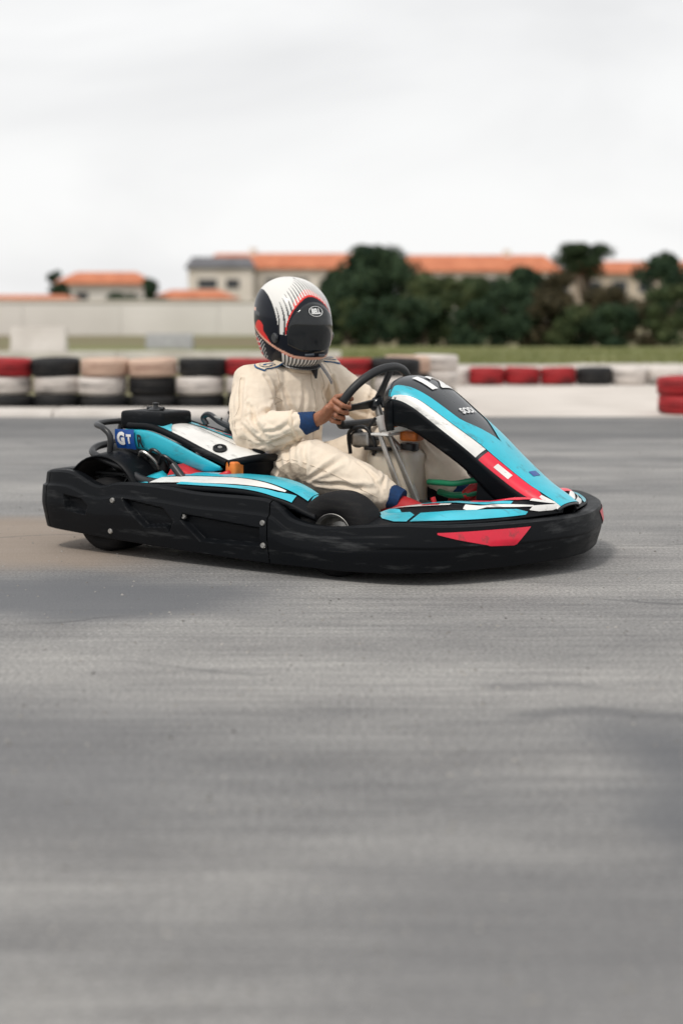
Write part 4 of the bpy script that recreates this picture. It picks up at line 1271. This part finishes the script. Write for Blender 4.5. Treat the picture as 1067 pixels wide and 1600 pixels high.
# --- front fairing between panel and bumper, both sides
def fairing(sgn):
    inner = crom([(.950, .160, .205), (1.06, .180, .228), (1.20, .165, .246), (1.33, .13, .246), (1.435, .085, .248), (1.505, .03, .232)], 8)
    outer = crom([(1.03, .605, .192), (1.15, .590, .202), (1.255, .550, .208), (1.35, .43, .208), (1.435, .27, .210), (1.505, .05, .214)], 8)
    def at(C, s):
        k = max(0, min(len(C) - 1.001, s * (len(C) - 1))); i = int(k); return C[i].lerp(C[i + 1], k - i)
    def fn(s, t):
        p = at(inner, s).lerp(at(outer, s), t)
        z = p.z + .016 * math.sin(PI * max(0, min(1, t)))
        z += .018 * math.exp(-((s - .72) / .16) ** 2 - ((t - .30) / .20) ** 2)     # raised lobe beside the panel foot
        z -= .022 * math.exp(-((t - .52) / .07) ** 2) * max(0, min(1, (s - .05) / .1)) * max(0, min(1, (.62 - s) / .12))   # groove
        return Vector((p.x, sgn * p.y, z))
    o = MB().grid(fn, 60, 40).build('front_fairing', BLK, kart, solid=.008)
    fl = -sgn * FF
    def S(rows, mm, off=.0035, nu=40):
        decal('sticker', fn, rows, M[mm], o, off=off, nu=nu, nv=10, flip=fl)
    S([(.02, .02, .14), (.20, .05, .19), (.40, .16, .29), (.46, .24, .35), (.60, .37, .45), (.72, .43, .50)], 'cyan')
    S([(.02, .20, .34), (.16, .24, .38), (.30, .30, .40), (.40, .35, .40)], 'white_vinyl')
    S([(.24, .325, .375), (.34, .345, .39)], 'red_vinyl', .005, 10)
    S([(.46, .12, .22), (.54, .10, .33), (.64, .10, .38), (.74, .14, .40), (.80, .26, .36)], 'red_vinyl')
    S([(.48, .40, .46), (.62, .48, .56), (.76, .52, .60), (.84, .54, .60)], 'white_vinyl')
    S([(.56, .0, .05), (.68, .0, .055), (.80, .0, .09), (.90, .04, .20)], 'cyan')
    S([(.80, .28, .40), (.86, .12, .40), (.93, .10, .40), (.96, .16, .30)], 'white_vinyl')
    S([(.84, .56, .74), (.89, .52, .82), (.95, .46, .82), (.975, .50, .70)], 'white_vinyl')
    S([(.03, .40, .62), (.12, .44, .82), (.22, .60, .92), (.30, .76, .93)], 'cyan')
    S([(.32, .70, .93), (.42, .68, .93), (.50, .62, .93), (.66, .64, .93), (.78, .68, .92), (.84, .80, .90)], 'cyan')
    # wheel-side wall dropping to the floor
    def wl_(u, v):
        p = fn(0, u)
        return Vector((p.x - .002, p.y, p.z - .002 - v * (p.z - .07)))
    MB().grid(wl_, 16, 4).build('fairing_wall', BLK, o, solid=.006)
FF = -1
fairing(-1); fairing(1)

# ================================================================== DRIVER
def limb(mb, pts, n=20):
    """pts: (centre, rx, ry[, yaw-free up]) closed tapering tube with rounded ends"""
    C = [Vector(p[0]) for p in pts]
    vs = []
    m_ = len(C)
    prev = None
    rings = []
    for i in range(m_):
        t = (C[min(i + 1, m_ - 1)] - C[max(i - 1, 0)]).normalized()
        side = Vector((0, 1, 0)) if prev is None else prev
        side = (side - t * side.dot(t))
        if side.length < .05: side = Vector((1, 0, 0)) - t * t.x
        side.normalize(); prev = side
        up = t.cross(side)
        rings.append((C[i], side, up, t, pts[i][1], pts[i][2]))
    def ring(c, s, u, a, b_):
        return [c + s * (math.cos(2 * PI * k / n) * a) + u * (math.sin(2 * PI * k / n) * b_) for k in range(n)]
    allr = []
    c, s, u, t, a, b_ = rings[0]
    for q in (80, 55, 28):
        allr.append(ring(c - t * min(a, b_) * math.sin(R(q)), s, u, a * math.cos(R(q)), b_ * math.cos(R(q))))
    for (c, s, u, t, a, b_) in rings: allr.append(ring(c, s, u, a, b_))
    c, s, u, t, a, b_ = rings[-1]
    for q in (28, 55, 80):
        allr.append(ring(c + t * min(a, b_) * math.sin(R(q)), s, u, a * math.cos(R(q)), b_ * math.cos(R(q))))
    vs = [p for r_ in allr for p in r_]
    fs = [(i * n + k, i * n + (k + 1) % n, (i + 1) * n + (k + 1) % n, (i + 1) * n + k) for i in range(len(allr) - 1) for k in range(n)]
    fs += [tuple(range(n - 1, -1, -1)), tuple((len(allr) - 1) * n + k for k in range(n))]
    mb.add(vs, fs)

def remesh(mb, voxel, smooth_it, name):
    o = mb.build(name, M['suit'], None)
    r = o.modifiers.new('remesh', 'REMESH'); r.mode = 'VOXEL'; r.voxel_size = voxel; r.use_smooth_shade = True
    s = o.modifiers.new('smooth', 'SMOOTH'); s.iterations = smooth_it; s.factor = .5
    dg = bpy.context.evaluated_depsgraph_get()
    me = bpy.data.meshes.new_from_object(o.evaluated_get(dg))
    bpy.data.objects.remove(o)
    return me

V = Vector
RS, RE, RW = V((.295, -.190, .625)), V((.375, -.302, .440)), V((.602, -.222, .500))
LS, LE, LW = V((.350, .185, .640)), V((.545, .285, .485)), V((.690, .200, .545))
RH, RK, RA = V((.260, -.110, .225)), V((.600, -.235, .338)), V((.900, -.170, .238))
LH, LK, LA = V((.260, .110, .225)), V((.755, .170, .405)), V((1.00, .140, .245))

# ---- suit volume
sm = MB()
limb(sm, [(V((.245, 0, .185)), .185, .125), (V((.258, 0, .26)), .190, .140), (V((.275, 0, .36)), .176, .142), (V((.290, 0, .47)), .180, .132),
          (V((.312, 0, .56)), .188, .118), (V((.325, 0, .625)), .160, .092), (V((.335, 0, .665)), .105, .078), (V((.340, 0, .695)), .078, .074)], 28)
def mid(a, c, t, off=(0, 0, 0)): return a.lerp(c, t) + V(off)
limb(sm, [(mid(RS, V((.32, 0, .62)), .35), .078, .078), (RS, .080, .082), (mid(RS, RE, .4), .083, .084), (mid(RS, RE, .8), .080, .082), (RE, .076, .078),
          (mid(RE, RW, .22, (0, -.004, -.006)), .076, .076), (mid(RE, RW, .48), .066, .068), (mid(RE, RW, .66), .055, .057), (mid(RE, RW, .70), .050, .052)])
limb(sm, [(mid(LS, V((.33, 0, .62)), .35), .076, .076), (LS, .077, .079), (mid(LS, LE, .4), .072, .073), (mid(LS, LE, .8), .066, .068), (LE, .063, .065),
          (mid(LE, LW, .25), .062, .064), (mid(LE, LW, .5), .060, .062), (mid(LE, LW, .70), .050, .052)])
for H_, K_, A_, kz in ((RH, RK, RA, 0), (LH, LK, LA, 0)):
    limb(sm, [(H_, .112, .112), (mid(H_, K_, .35), .114, .112), (mid(H_, K_, .75), .107, .104), (K_, .096, .096), (mid(K_, A_, .25), .090, .090), (mid(K_, A_, .6), .077, .078), (mid(K_, A_, .82), .064, .064), (mid(K_, A_, .87), .058, .058)])
suit_me = remesh(sm, .0050, 7, 'suit_shape')

bones = [(RS, RE), (RE, RW), (LS, LE), (LE, LW), (RH, RK), (RK, RA), (LH, LK), (LK, LA), (V((.225, 0, .2)), V((.33, 0, .66)))]
def wrinkle(p, n):
    best = None
    for k, (a, c) in enumerate(bones):
        ab = c - a; t = max(0, min(1, (p - a).dot(ab) / ab.length_squared))
        d = (p - a - ab * t).length * (1.0 if k < 8 else .62)
        if best is None or d < best[0]: best = (d, k, t, ab.normalized(), a)
    d, k, t, ax, a = best
    along = (p - a).dot(ax)
    rad = (p - a) - ax * along
    q = rad * 8 + ax * along * 21
    q += Vector((noise.noise(p * 11), noise.noise(p * 11 + V((5, 1, 2))), 0)) * 1.0
    r1 = 1 - abs(noise.noise(q + V((k * 3.1, 0, 0))))
    fold = (r1 ** 3 - .45)
    # more folds near joints, fewer on the stretched middle
    j = 1.0
    if k in (0, 2): j = .35 + .9 * max(0, (t - .5) * 2)
    elif k in (1, 3): j = .55 + .8 * max(0, 1 - t * 2.2)
    elif k in (4, 6): j = .35 + .9 * max(0, 1 - t * 1.8)
    elif k in (5, 7): j = .35 + .6 * max(0, (t - .5) * 2)
    else: j = .35 + .7 * max(0, .5 - t)
    q2 = rad * 3.5 + ax * along * 14 + Vector((noise.noise(p * 7 + V((3, 3, 3))), noise.noise(p * 7), 0)) * .8
    cr = max(0, 1 - abs(noise.noise(q2 + V((k * 1.7, 4, 2)))) * 6.5)
    big = noise.noise(p * 7.5 + V((9, 4, 1))) * .006
    return .8 * fold * .006 * j - cr * cr * .004 * (1.0 if k in (1, 3) else .15 + .85 * max(0, (t - .55) * 2.2) if k in (0, 2) else .30 if k < 8 else .10) + big * .6 + drape(p) + noise.noise(p * 30) * .0012
# long drawn folds of the cloth: (points, half width, depth)
FOLDS = [([(.345, -.20, .57), (.40, -.25, .52), (.435, -.30, .485)], .011, .011), ([(.36, -.29, .53), (.42, -.33, .48), (.465, -.33, .44)], .011, .012),
  ([(.37, -.35, .48), (.43, -.36, .44), (.48, -.33, .405)], .010, .011), ([(.44, -.36, .455), (.50, -.31, .47), (.55, -.27, .50)], .009, .009),
  ([(.42, -.36, .405), (.49, -.32, .425), (.55, -.27, .46)], .009, .009), ([(.31, -.27, .64), (.34, -.31, .55), (.37, -.37, .47)], .013, .010),
  ([(.27, -.26, .61), (.29, -.31, .52), (.33, -.36, .45)], .012, .009), ([(.38, -.22, .66), (.40, -.20, .60), (.41, -.16, .52)], .012, .012),
  ([(.41, -.14, .61), (.43, -.12, .52), (.42, -.10, .42)], .013, .009), ([(.44, -.03, .63), (.44, -.06, .52), (.42, -.09, .42)], .014, .008),
  ([(.44, .05, .62), (.44, .03, .50), (.42, -.02, .40)], .013, .009), ([(.40, -.17, .43), (.43, -.06, .392), (.43, .07, .40)], .011, .011),
  ([(.39, -.16, .385), (.43, -.05, .355), (.43, .05, .36)], .010, .011), ([(.38, -.17, .49), (.43, -.10, .455), (.44, -.02, .45)], .012, .008),
  ([(.33, -.23, .36), (.42, -.20, .36), (.47, -.10, .335)], .012, .012), ([(.60, -.33, .28), (.55, -.31, .35), (.49, -.24, .42)], .012, .011),
  ([(.62, -.33, .30), (.62, -.32, .38), (.58, -.26, .43)], .011, .010), ([(.64, -.33, .29), (.70, -.31, .34), (.75, -.26, .39)], .011, .010),
  ([(.66, -.33, .27), (.76, -.29, .28), (.85, -.23, .27)], .010, .010), ([(.52, -.34, .30), (.46, -.33, .33), (.40, -.29, .36)], .012, .011),
  ([(.78, -.22, .36), (.85, -.21, .28), (.88, -.20, .25)], .009, .008), ([(.82, -.13, .33), (.87, -.20, .28), (.88, -.23, .24)], .008, .008),
  ([(.48, -.15, .41), (.60, -.19, .435), (.72, -.18, .40)], .014, .006), ([(.80, .10, .46), (.86, .10, .37), (.92, .10, .32)], .011, .010),
  ([(.74, .08, .43), (.80, .07, .36), (.88, .08, .30)], .011, .009), ([(.40, .22, .60), (.47, .22, .54), (.53, .22, .50)], .010, .010),
  ([(.46, .27, .58), (.54, .23, .50), (.60, .22, .50)], .010, .009), ([(.42, .14, .64), (.44, .13, .56), (.43, .11, .47)], .012, .010)]
from mathutils.kdtree import KDTree
bm0 = bmesh.new(); bm0.from_mesh(suit_me); bvh0 = BVHTree.FromBMesh(bm0); bm0.free()
fsam = []
for pts, w, dp in FOLDS:
    C = crom(pts, 24)
    for i, p in enumerate(C):
        q = bvh0.find_nearest(p)[0]
        f = i / (len(C) - 1)
        fsam.append((q, w * (.7 + .5 * f), dp * math.sin(PI * (.12 + .80 * f)) ** .7))
kd = KDTree(len(fsam))
for i, s_ in enumerate(fsam): kd.insert(s_[0], i)
kd.balance()
def drape(p):
    q, i, dist = kd.find(p + Vector((noise.noise(p * 16), noise.noise(p * 16 + V((7, 7, 7))), noise.noise(p * 16 + V((2, 5, 9))))) * .006)
    w, dp = fsam[i][1], fsam[i][2]
    x = dist / w
    if x > 4: return 0
    return .78 * dp * (-math.exp(-x * x * 1.6) + .75 * math.exp(-(x - 1.7) ** 2 * 1.3))
bm = bmesh.new(); bm.from_mesh(suit_me)
bm.normal_update()
dis = [(v, v.normal * wrinkle(v.co, v.normal)) for v in bm.verts]
for v, d in dis: v.co += d
for f in bm.faces: f.smooth = True
bm.to_mesh(suit_me)
bvh = BVHTree.FromBMesh(bm)
bm.free()
suit_me.materials.clear(); suit_me.materials.append(M['suit'])

# ---- body: one continuous mesh, hands closed on the wheel rim
bd = MB()
limb(bd, [(V((.215, 0, .19)), .14, .09), (V((.262, 0, .36)), .13, .10), (V((.300, 0, .50)), .14, .095), (V((.322, 0, .60)), .12, .07), (V((.338, 0, .68)), .058, .058), (V((.345, 0, .75)), .056, .056)])
limb(bd, [(V((.36, 0, .76)), .060, .070), (V((.355, 0, .82)), .075, .09), (V((.345, 0, .90)), .078, .095), (V((.34, 0, .94)), .06, .075)])
for S_, E_, W2 in ((RS, RE, RW), (LS, LE, LW)):
    limb(bd, [(mid(S_, V((.32, 0, .60)), .4), .05, .05), (S_, .050, .050), (E_, .040, .040), (mid(E_, W2, .4), .038, .036), (W2, .027, .024)])
for H_, K_, A_ in ((RH, RK, RA), (LH, LK, LA)):
    limb(bd, [(H_, .075, .075), (K_, .052, .052), (mid(K_, A_, .35), .048, .048), (A_, .033, .033)])
def hand(W2, G, sgn):
    """W2 wrist, G grip centre on the rim; sgn -1 right hand, fingers wrap from outside over the front of the rim"""
    O = V((0, sgn, 0))                       # outward
    T = SU                                   # along the rim
    F = V((.82, 0, -.57))                   # forward, across the rim
    kn = G + O * .034 - F * .006             # knuckle row centre
    limb(bd, [(W2, .026, .023), (mid(W2, kn, .30), .031, .025), (mid(W2, kn, .62, tuple(O * .002)), .036, .022), (kn - F * .012, .040, .018)])
    for i, (tt, ln, r) in enumerate(((.036, .96, .0092), (.0125, 1.08, .0096), (-.0115, 1.02, .0092), (-.0345, .84, .0082))):
        b0 = kn + T * tt * .92 - F * .016
        b1 = G + O * .031 + T * tt + F * .016 * ln
        b2 = G + O * .004 + T * (tt * 1.0) + F * .0300 * ln
        b3 = G - O * .019 + T * (tt * .98) + F * .010
        limb(bd, [(b0, r * 1.08, r * 1.08), (b1, r * 1.1, r * 1.1), (mid(b1, b2, .5), r * .95, r * .95), (b2, r, r), (b3, r * .82, r * .82)], 10)
    t0 = mid(W2, kn, .35) + T * .018 - O * .004
    t1 = G - F * .034 + T * .036 + O * .006
    t2 = G - F * .020 + T * .050 - O * .014
    t3 = G + F * .004 + T * .054 - O * .024
    limb(bd, [(t0, .014, .014), (t1, .0125, .0125), (t2, .0115, .0115), (t3, .0095, .0095)], 10)
GR, GL = swp(PI * 1.09), swp(0.0)
hand(RW, GR, -1); hand(LW, GL, 1)
body_me = remesh(bd, .0026, 1, 'body_shape')
body_me.materials.clear(); body_me.materials.append(M['skin'])
person = bpy.data.objects.new('person', body_me)
link(person); person.location = (KX, KY, -.012); person.rotation_euler = (0, 0, KYAW)
tag(person, 'driver in cream racing suit and striped black and white helmet, hands on steering wheel', 'person')

suit = bpy.data.objects.new('racing_suit', suit_me); link(suit, person)

def snap(p, off=.001):
    loc, nor, idx, d = bvh.find_nearest(Vector(p))
    return loc + nor * off, nor
def seam(pts, r=.0011, material='seam', name='seam', n=10, parent=None):
    C = [snap(p, r * .35)[0] for p in crom(pts, n)]
    return MB().tube(C, r, 6).build(name, M[material], parent or suit)
seam([(.43, .01, .68), (.45, .012, .60), (.45, .012, .52), (.43, .01, .42), (.40, .01, .33)])
seam([(.41, .075, .68), (.44, .09, .60), (.44, .11, .50)])
seam([(.34, -.13, .70), (.40, -.15, .63), (.41, -.165, .54), (.37, -.18, .47)], .0016)
seam([(.36, .13, .70), (.42, .14, .63), (.43, .16, .54)])
seam([(.30, -.28, .66), (.33, -.32, .55), (.36, -.37, .45), (.46, -.34, .43), (.55, -.30, .46)])
seam([(.36, -.28, .36), (.46, -.30, .36), (.60, -.32, .36), (.75, -.29, .31), (.88, -.24, .24)])
seam([(.43, -.10, .36), (.46, -.04, .37), (.46, .04, .37), (.44, .10, .36)], .0035, 'blue_trim', 'waist_piping')
# grimy patches on the outside of the right thigh and knee
def patch(name, pts, material, off=.0012, n=14, parent=None):
    """pts: 4 corner points; the patch is laid on the cloth"""
    a, b_, c, d = [V(p) for p in pts]
    def fn(u, v):
        uu, vv = u * 2 - 1, v * 2 - 1
        x = uu * math.sqrt(1 - vv * vv / 2); y = vv * math.sqrt(1 - uu * uu / 2)
        wob = 1 + .12 * noise.noise(V((x * 2, y * 2, a.x * 9)))
        x, y = (x * wob + 1) / 2, (y * wob + 1) / 2
        p = a.lerp(b_, x).lerp(d.lerp(c, x), y)
        return snap(p, off)[0]
    return MB().grid(fn, n, n).build(name, M[material], parent or suit)
patch('grime_patch', [(.47, -.34, .285), (.62, -.34, .25), (.66, -.34, .34), (.52, -.34, .37)], 'suit_dirt')
# epaulettes: cream tab, blue border and bars
for sgn, base, tip in ((-1, V((.365, -.105, .735)), V((.350, -.232, .700))), (1, V((.36, .10, .735)), V((.40, .215, .70)))):
    d = (tip - base); side = d.cross(V((0, 0, 1))).normalized()
    def ep(u, v, w=.034, l0=0, l1=1.06, base=base, d=d, side=side, off=.004):
        # rounded far end
        ww = w * (1 if u < .7 else math.sqrt(max(0.02, 1 - ((u - .7) / .3) ** 2)))
        return snap(base + d * (l0 + (l1 - l0) * u) + side * ww * (2 * v - 1), off)[0]
    e = MB().grid(lambda u, v: ep(u, v), 18, 9).build('epaulette', M['blue_trim'], suit, solid=.003)
    MB().grid(lambda u, v: ep(u, v, .030, .0, 1.02, off=.0062), 18, 9).build('epaulette_tab', M['suit_plain'], e)
    MB().grid(lambda u, v: ep(u, v, .017, .16, .86, off=.0078), 18, 9).build('epaulette_bar', M['blue_trim'], e)
    MB().grid(lambda u, v: ep(u, v, .013, .16, .86, off=.0092), 18, 9).build('epaulette_tab', M['suit_plain'], e)
    MB().grid(lambda u, v: ep(u, v, .0035, .22, .76, off=.0105), 18, 5).build('epaulette_bar', M['blue_trim'], e)
# stand-up collar
def collar(u, v):
    a = 2 * PI * u
    r = .083 - .012 * v
    return V((.343 + math.cos(a) * r * 1.02 + .006 * v, math.sin(a) * r, .672 + .062 * v + .012 * math.cos(a) * -1))
MB().grid(collar, 40, 6, closed_u=True).build('collar', M['suit_plain'], suit, solid=.006)
# loose collar strap with blue edge
st_pts = [V((.428, .028, .700)), V((.440, .046, .675)), V((.452, .068, .640)), V((.456, .078, .618))]
for w, mm, off, nm in ((.017, 'blue_trim', 0, 'collar_strap'), (.0125, 'suit_plain', .0022, 'strap_face'), (.003, 'blue_trim', .0035, 'strap_stripe')):
    C = crom(st_pts, 6)
    def strp(u, v, w=w, off=off):
        k = min(len(C) - 1, int(round(u * (len(C) - 1))))
        ww = w * (1 if u < .8 else math.sqrt(max(.05, 1 - ((u - .8) / .22) ** 2)))
        return C[k] + V((.9 * off * 2 + .004, -.4 * off * 2, off)) + V((-.55, .72, .30)).normalized() * ww * (2 * v - 1) * .9
    MB().grid(strp, len(C), 5).build(nm, M[mm], suit, solid=.002)
MB().tube([(.428, .0, .70), (.437, .0, .672), (.443, .0, .64)], [.010, .013, .004], 8).build('chin_strap', M['black_cloth'], suit)
# knit cuffs
for W2, E_ in ((RW, RE), (LW, LE)):
    d = (W2 - E_).normalized()
    m = MB(); C = [W2 - d * .080 + d * .082 * i / 15 for i in range(16)]
    m.tube(C, [.048 + .0012 * (i % 2) - .0010 * i for i in range(16)], 24)
    m.build('cuff', M['blue_cloth'], suit)
    C = W2 - d * .078; sd = d.orthogonal().normalized(); up_ = d.cross(sd)
    MB().tube([C + (sd * math.cos(2 * PI * i / 36) + up_ * math.sin(2 * PI * i / 36)) * .0505 for i in range(36)], .0085, 10, closed=True).build('sleeve_hem', M['suit_plain'], suit)
# socks and shoes
for A_, K_, yawr in ((RA, RK, .10), (LA, LK, -.05)):
    d = (A_ - K_).normalized()
    MB().tube([A_ - d * .05, A_ + d * .01, A_ + d * .035], [.048, .044, .040], 18).build('sock', M['blue_cloth'], person)
    sh = MB()
    f = V((math.cos(yawr), math.sin(yawr) * -1, .02)).normalized()
    u_ = V((0, 0, 1))
    h0 = A_ + d * .028
    limb(sh, [(h0 - f * .045 + u_ * -.035, .034, .040), (h0 + f * .0 + u_ * -.030, .038, .050), (h0 + f * .055 + u_ * -.035, .040, .040), (h0 + f * .115 + u_ * -.045, .042, .028), (h0 + f * .15 + u_ * -.05, .034, .022)], 18)
    so = sh.build('shoe', M['red_cloth'], person)
    ss = MB(); 
    limb(ss, [(h0 - f * .05 + u_ * -.077, .036, .012), (h0 + f * .06 + u_ * -.080, .043, .012), (h0 + f * .155 + u_ * -.080, .036, .010)], 16)
    ss.build('sole', M['black_cloth'], so)

# ---- helmet (local: x out of the face, y left, z up)
HZ = [(-.142, .055, .100, .086), (-.135, .022, .118, .098), (-.118, .020, .137, .108), (-.09, .018, .150, .119), (-.05, .012, .158, .127), (0, .004, .161, .131),
      (.04, -.002, .157, .129), (.075, -.008, .143, .120), (.105, -.012, .118, .101), (.128, -.014, .084, .074), (.142, -.015, .046, .041), (.147, -.015, .004, .004)]
def hsec(z):
    zs = [h[0] for h in HZ]
    if z <= zs[0]: return HZ[0][1:]
    for i in range(len(HZ) - 1):
        if z <= zs[i + 1]:
            t = (z - zs[i]) / (zs[i + 1] - zs[i])
            p0, p1, p2, p3 = HZ[max(0, i - 1)], HZ[i], HZ[i + 1], HZ[min(len(HZ) - 1, i + 2)]
            out = []
            for k in (1, 2, 3):
                m1 = (p2[k] - p0[k]) / max(1e-6, p2[0] - p0[0]) * (p2[0] - p1[0]); m2 = (p3[k] - p1[k]) / max(1e-6, p3[0] - p1[0]) * (p2[0] - p1[0])
                if i + 2 > len(HZ) - 1: m2 = p2[k] - p1[k]
                if i == 0: m1 = p2[k] - p1[k]
                h00 = 2 * t ** 3 - 3 * t * t + 1; h10 = t ** 3 - 2 * t * t + t; h01 = -2 * t ** 3 + 3 * t * t; h11 = t ** 3 - t * t
                out.append(h00 * p1[k] + h10 * m1 + h01 * p2[k] + h11 * m2)
            return out
    return HZ[-1][1:]
def hel(az, z, off=0.0):
    # latitude-like spacing handled by caller
    c, a, b_ = hsec(z)
    ca, sa = math.cos(az), math.sin(az)
    a, b_ = max(.0005, a), max(.0005, b_)
    # chin bar juts forward, squarer jaw
    jut = .012 * math.exp(-((z + .095) / .035) ** 2) * max(0, ca) ** 3
    neck = -.030 * max(0, min(1, (-z - .07) / .07)) * max(0, -ca) ** 1.5
    x = c + ca * (a + jut + neck); y = sa * b_
    n = Vector((ca / a, sa / b_, 0)).normalized()
    nz = 0
    if z > .02: n = (n * math.sqrt(max(0, 1 - ((z - .02) / .13) ** 2)) + Vector((0, 0, (z - .02) / .13))).normalized()
    return Vector((x, y, z)) + n * off
NAVY = (.005, .007, .013); WHITE = (.74, .73, .70); REDC = (.72, .035, .03); PEACH = (.70, .38, .28)
def paint(az, p):
    x, y, z = p
    a = abs(az)
    # chin line height, falling towards the front
    cl = -.094 + .076 * max(0, (a - .6) / 1.7) ** 1.15
    if abs(z - cl) < .0045: return PEACH if a < 2.4 else WHITE
    if z < cl:
        if a < .98 and z > -.1415:
            return WHITE if (az * 9.5) % 1.0 < .56 and z < cl - .006 else NAVY if z < cl - .006 else REDC
        if a > 1.75 and z < cl - .03:
            return REDC if (z * 60 + a * 2) % 1 < .72 else WHITE
        if a > 1.5 and z < cl - .012 and (a * 9 + z * 70) % 1 < .25: return WHITE
        return NAVY
    # red flame behind the visor hinge, just above the chin line
    if 1.25 < a < 1.95 and z < cl + .052 * math.sin((a - 1.25) / .70 * PI) ** .8 * (1 if a > 1.5 else .6): return REDC
    # arch over the face
    arch = (az / .80) ** 2 + ((z + .018) / .126) ** 2
    if arch < 1: return NAVY
    if arch < 1.075 and z > -.02: return REDC
    # side ellipse
    sx = (x + .046) / .138; sz = (z + .030) / .130
    if sx * sx + sz * sz < 1 or z < -.022:
        if 1.9 < a and abs(z - (.030 - .02 * (a - 1.9))) < .006: return PEACH
        if 1.66 < a < 1.9 and abs(z - .022) < .007: return (.06, .065, .07)
        return NAVY
    # striped white crown
    if arch < 2.35 and x > -.02:
        w = .42 - .34 * (arch - 1.1) / 1.25
        if (y * 92 + .25) % 1.0 < w: return REDC if arch < 1.32 and a < .62 else (.035, .035, .04)
    return WHITE
helmet_loc = V((.332, 0, .858))
HROT = Euler((R(2), R(14), R(-21)), 'XYZ')
hm = MB()
nA, nZ = 300, 170
def lat(v):
    # denser near the crown
    f = v
    return -.142 + .289 * (math.sin((f) * PI / 2) ** 1.02 if f > .0 else 0)
zs_ = [lat(j / (nZ - 1)) for j in range(nZ)]
vs_h = [hel(-PI + 2 * PI * i / nA, zs_[j]) for i in range(nA) for j in range(nZ)]
fs_h = [(i * nZ + j, ((i + 1) % nA) * nZ + j, ((i + 1) % nA) * nZ + j + 1, i * nZ + j + 1) for i in range(nA) for j in range(nZ - 1)]
me = bpy.data.meshes.new('helmet'); me.from_pydata(vs_h, [], fs_h)
ca = me.color_attributes.new('paint', 'FLOAT_COLOR', 'POINT')
for i in range(nA):
    for j in range(nZ):
        p = vs_h[i * nZ + j]; c = paint(-PI + 2 * PI * i / nA, p)
        ca.data[i * nZ + j].color = (*c, 1)
me.polygons.foreach_set('use_smooth', [True] * len(me.polygons))
me.materials.append(M['helmet'])
helmet = bpy.data.objects.new('helmet', me); link(helmet, person)
helmet.location = helmet_loc; helmet.rotation_euler = HROT; helmet.scale = (1.05, 1.05, 1.06)
# padding inside the opening
MB().grid(lambda u, v: hel(2 * PI * u, -.142 + .004 * v, -.004 - .03 * v), 40, 4, closed_u=True).build('helmet_lining', M['black_cloth'], helmet, solid=.008)
# visor
def vis(u, v, off=.0045):
    az = -.76 + 1.52 * u
    e = abs(2 * u - 1)
    zt = -.022 + .114 * math.sqrt(max(0, 1 - (az / .77) ** 2)); zb = -.072 + .020 * e ** 3
    return hel(az, zb + (zt - zb) * v, off + .002 * math.sin(PI * v))
vz = MB().grid(vis, 60, 18).build('visor', M['visor'], helmet, solid=.003)
for sg in (-1, 1):
    p = hel(sg * 1.12, -.040, .003)
    MB().lathe([(.001, .004), (.014, .004), (.018, .0), (.018, -.006)], 20, 'z').build('visor_hinge', M['dark_panel'], helmet, tf=Matrix.Translation(p) @ V((0, 0, 1)).rotation_difference(V((0, sg, 0))).to_matrix().to_4x4())
# chin vents
for a0, a1 in ((-.34, -.08), (.08, .34)):
    MB().grid(lambda u, v: hel(a0 + (a1 - a0) * u, -.088 + .010 * v - .004 * u * (1 if a0 > 0 else -1), .004), 10, 3).build('vent', mat('vent grey', (.05, .06, .075), .35), helmet, solid=.004)
# maker's lettering in an oval on the forehead
hs = lambda s, t: hel(s, t)
def hletters(body, size, az0, z0, k=1.0, bold=.0):
    vs, fs = text_mesh(body, size, bold)
    out = [hel(az0 - -p.x / .155, z0 + p.y, .0066 + .0012) for p in vs]
    return MB().add(out, fs).build('lettering', M['letter_white'], helmet, smooth=False, recalc=False)
hletters('BELL', .0205, 0.0, .064, bold=.0012)
MB().tube([hel(math.cos(2 * PI * i / 48) * .205, .064 + math.sin(2 * PI * i / 48) * .0145, .0085) for i in range(48)], .0012, 6, closed=True).build('emblem_ring', M['letter_white'], helmet)
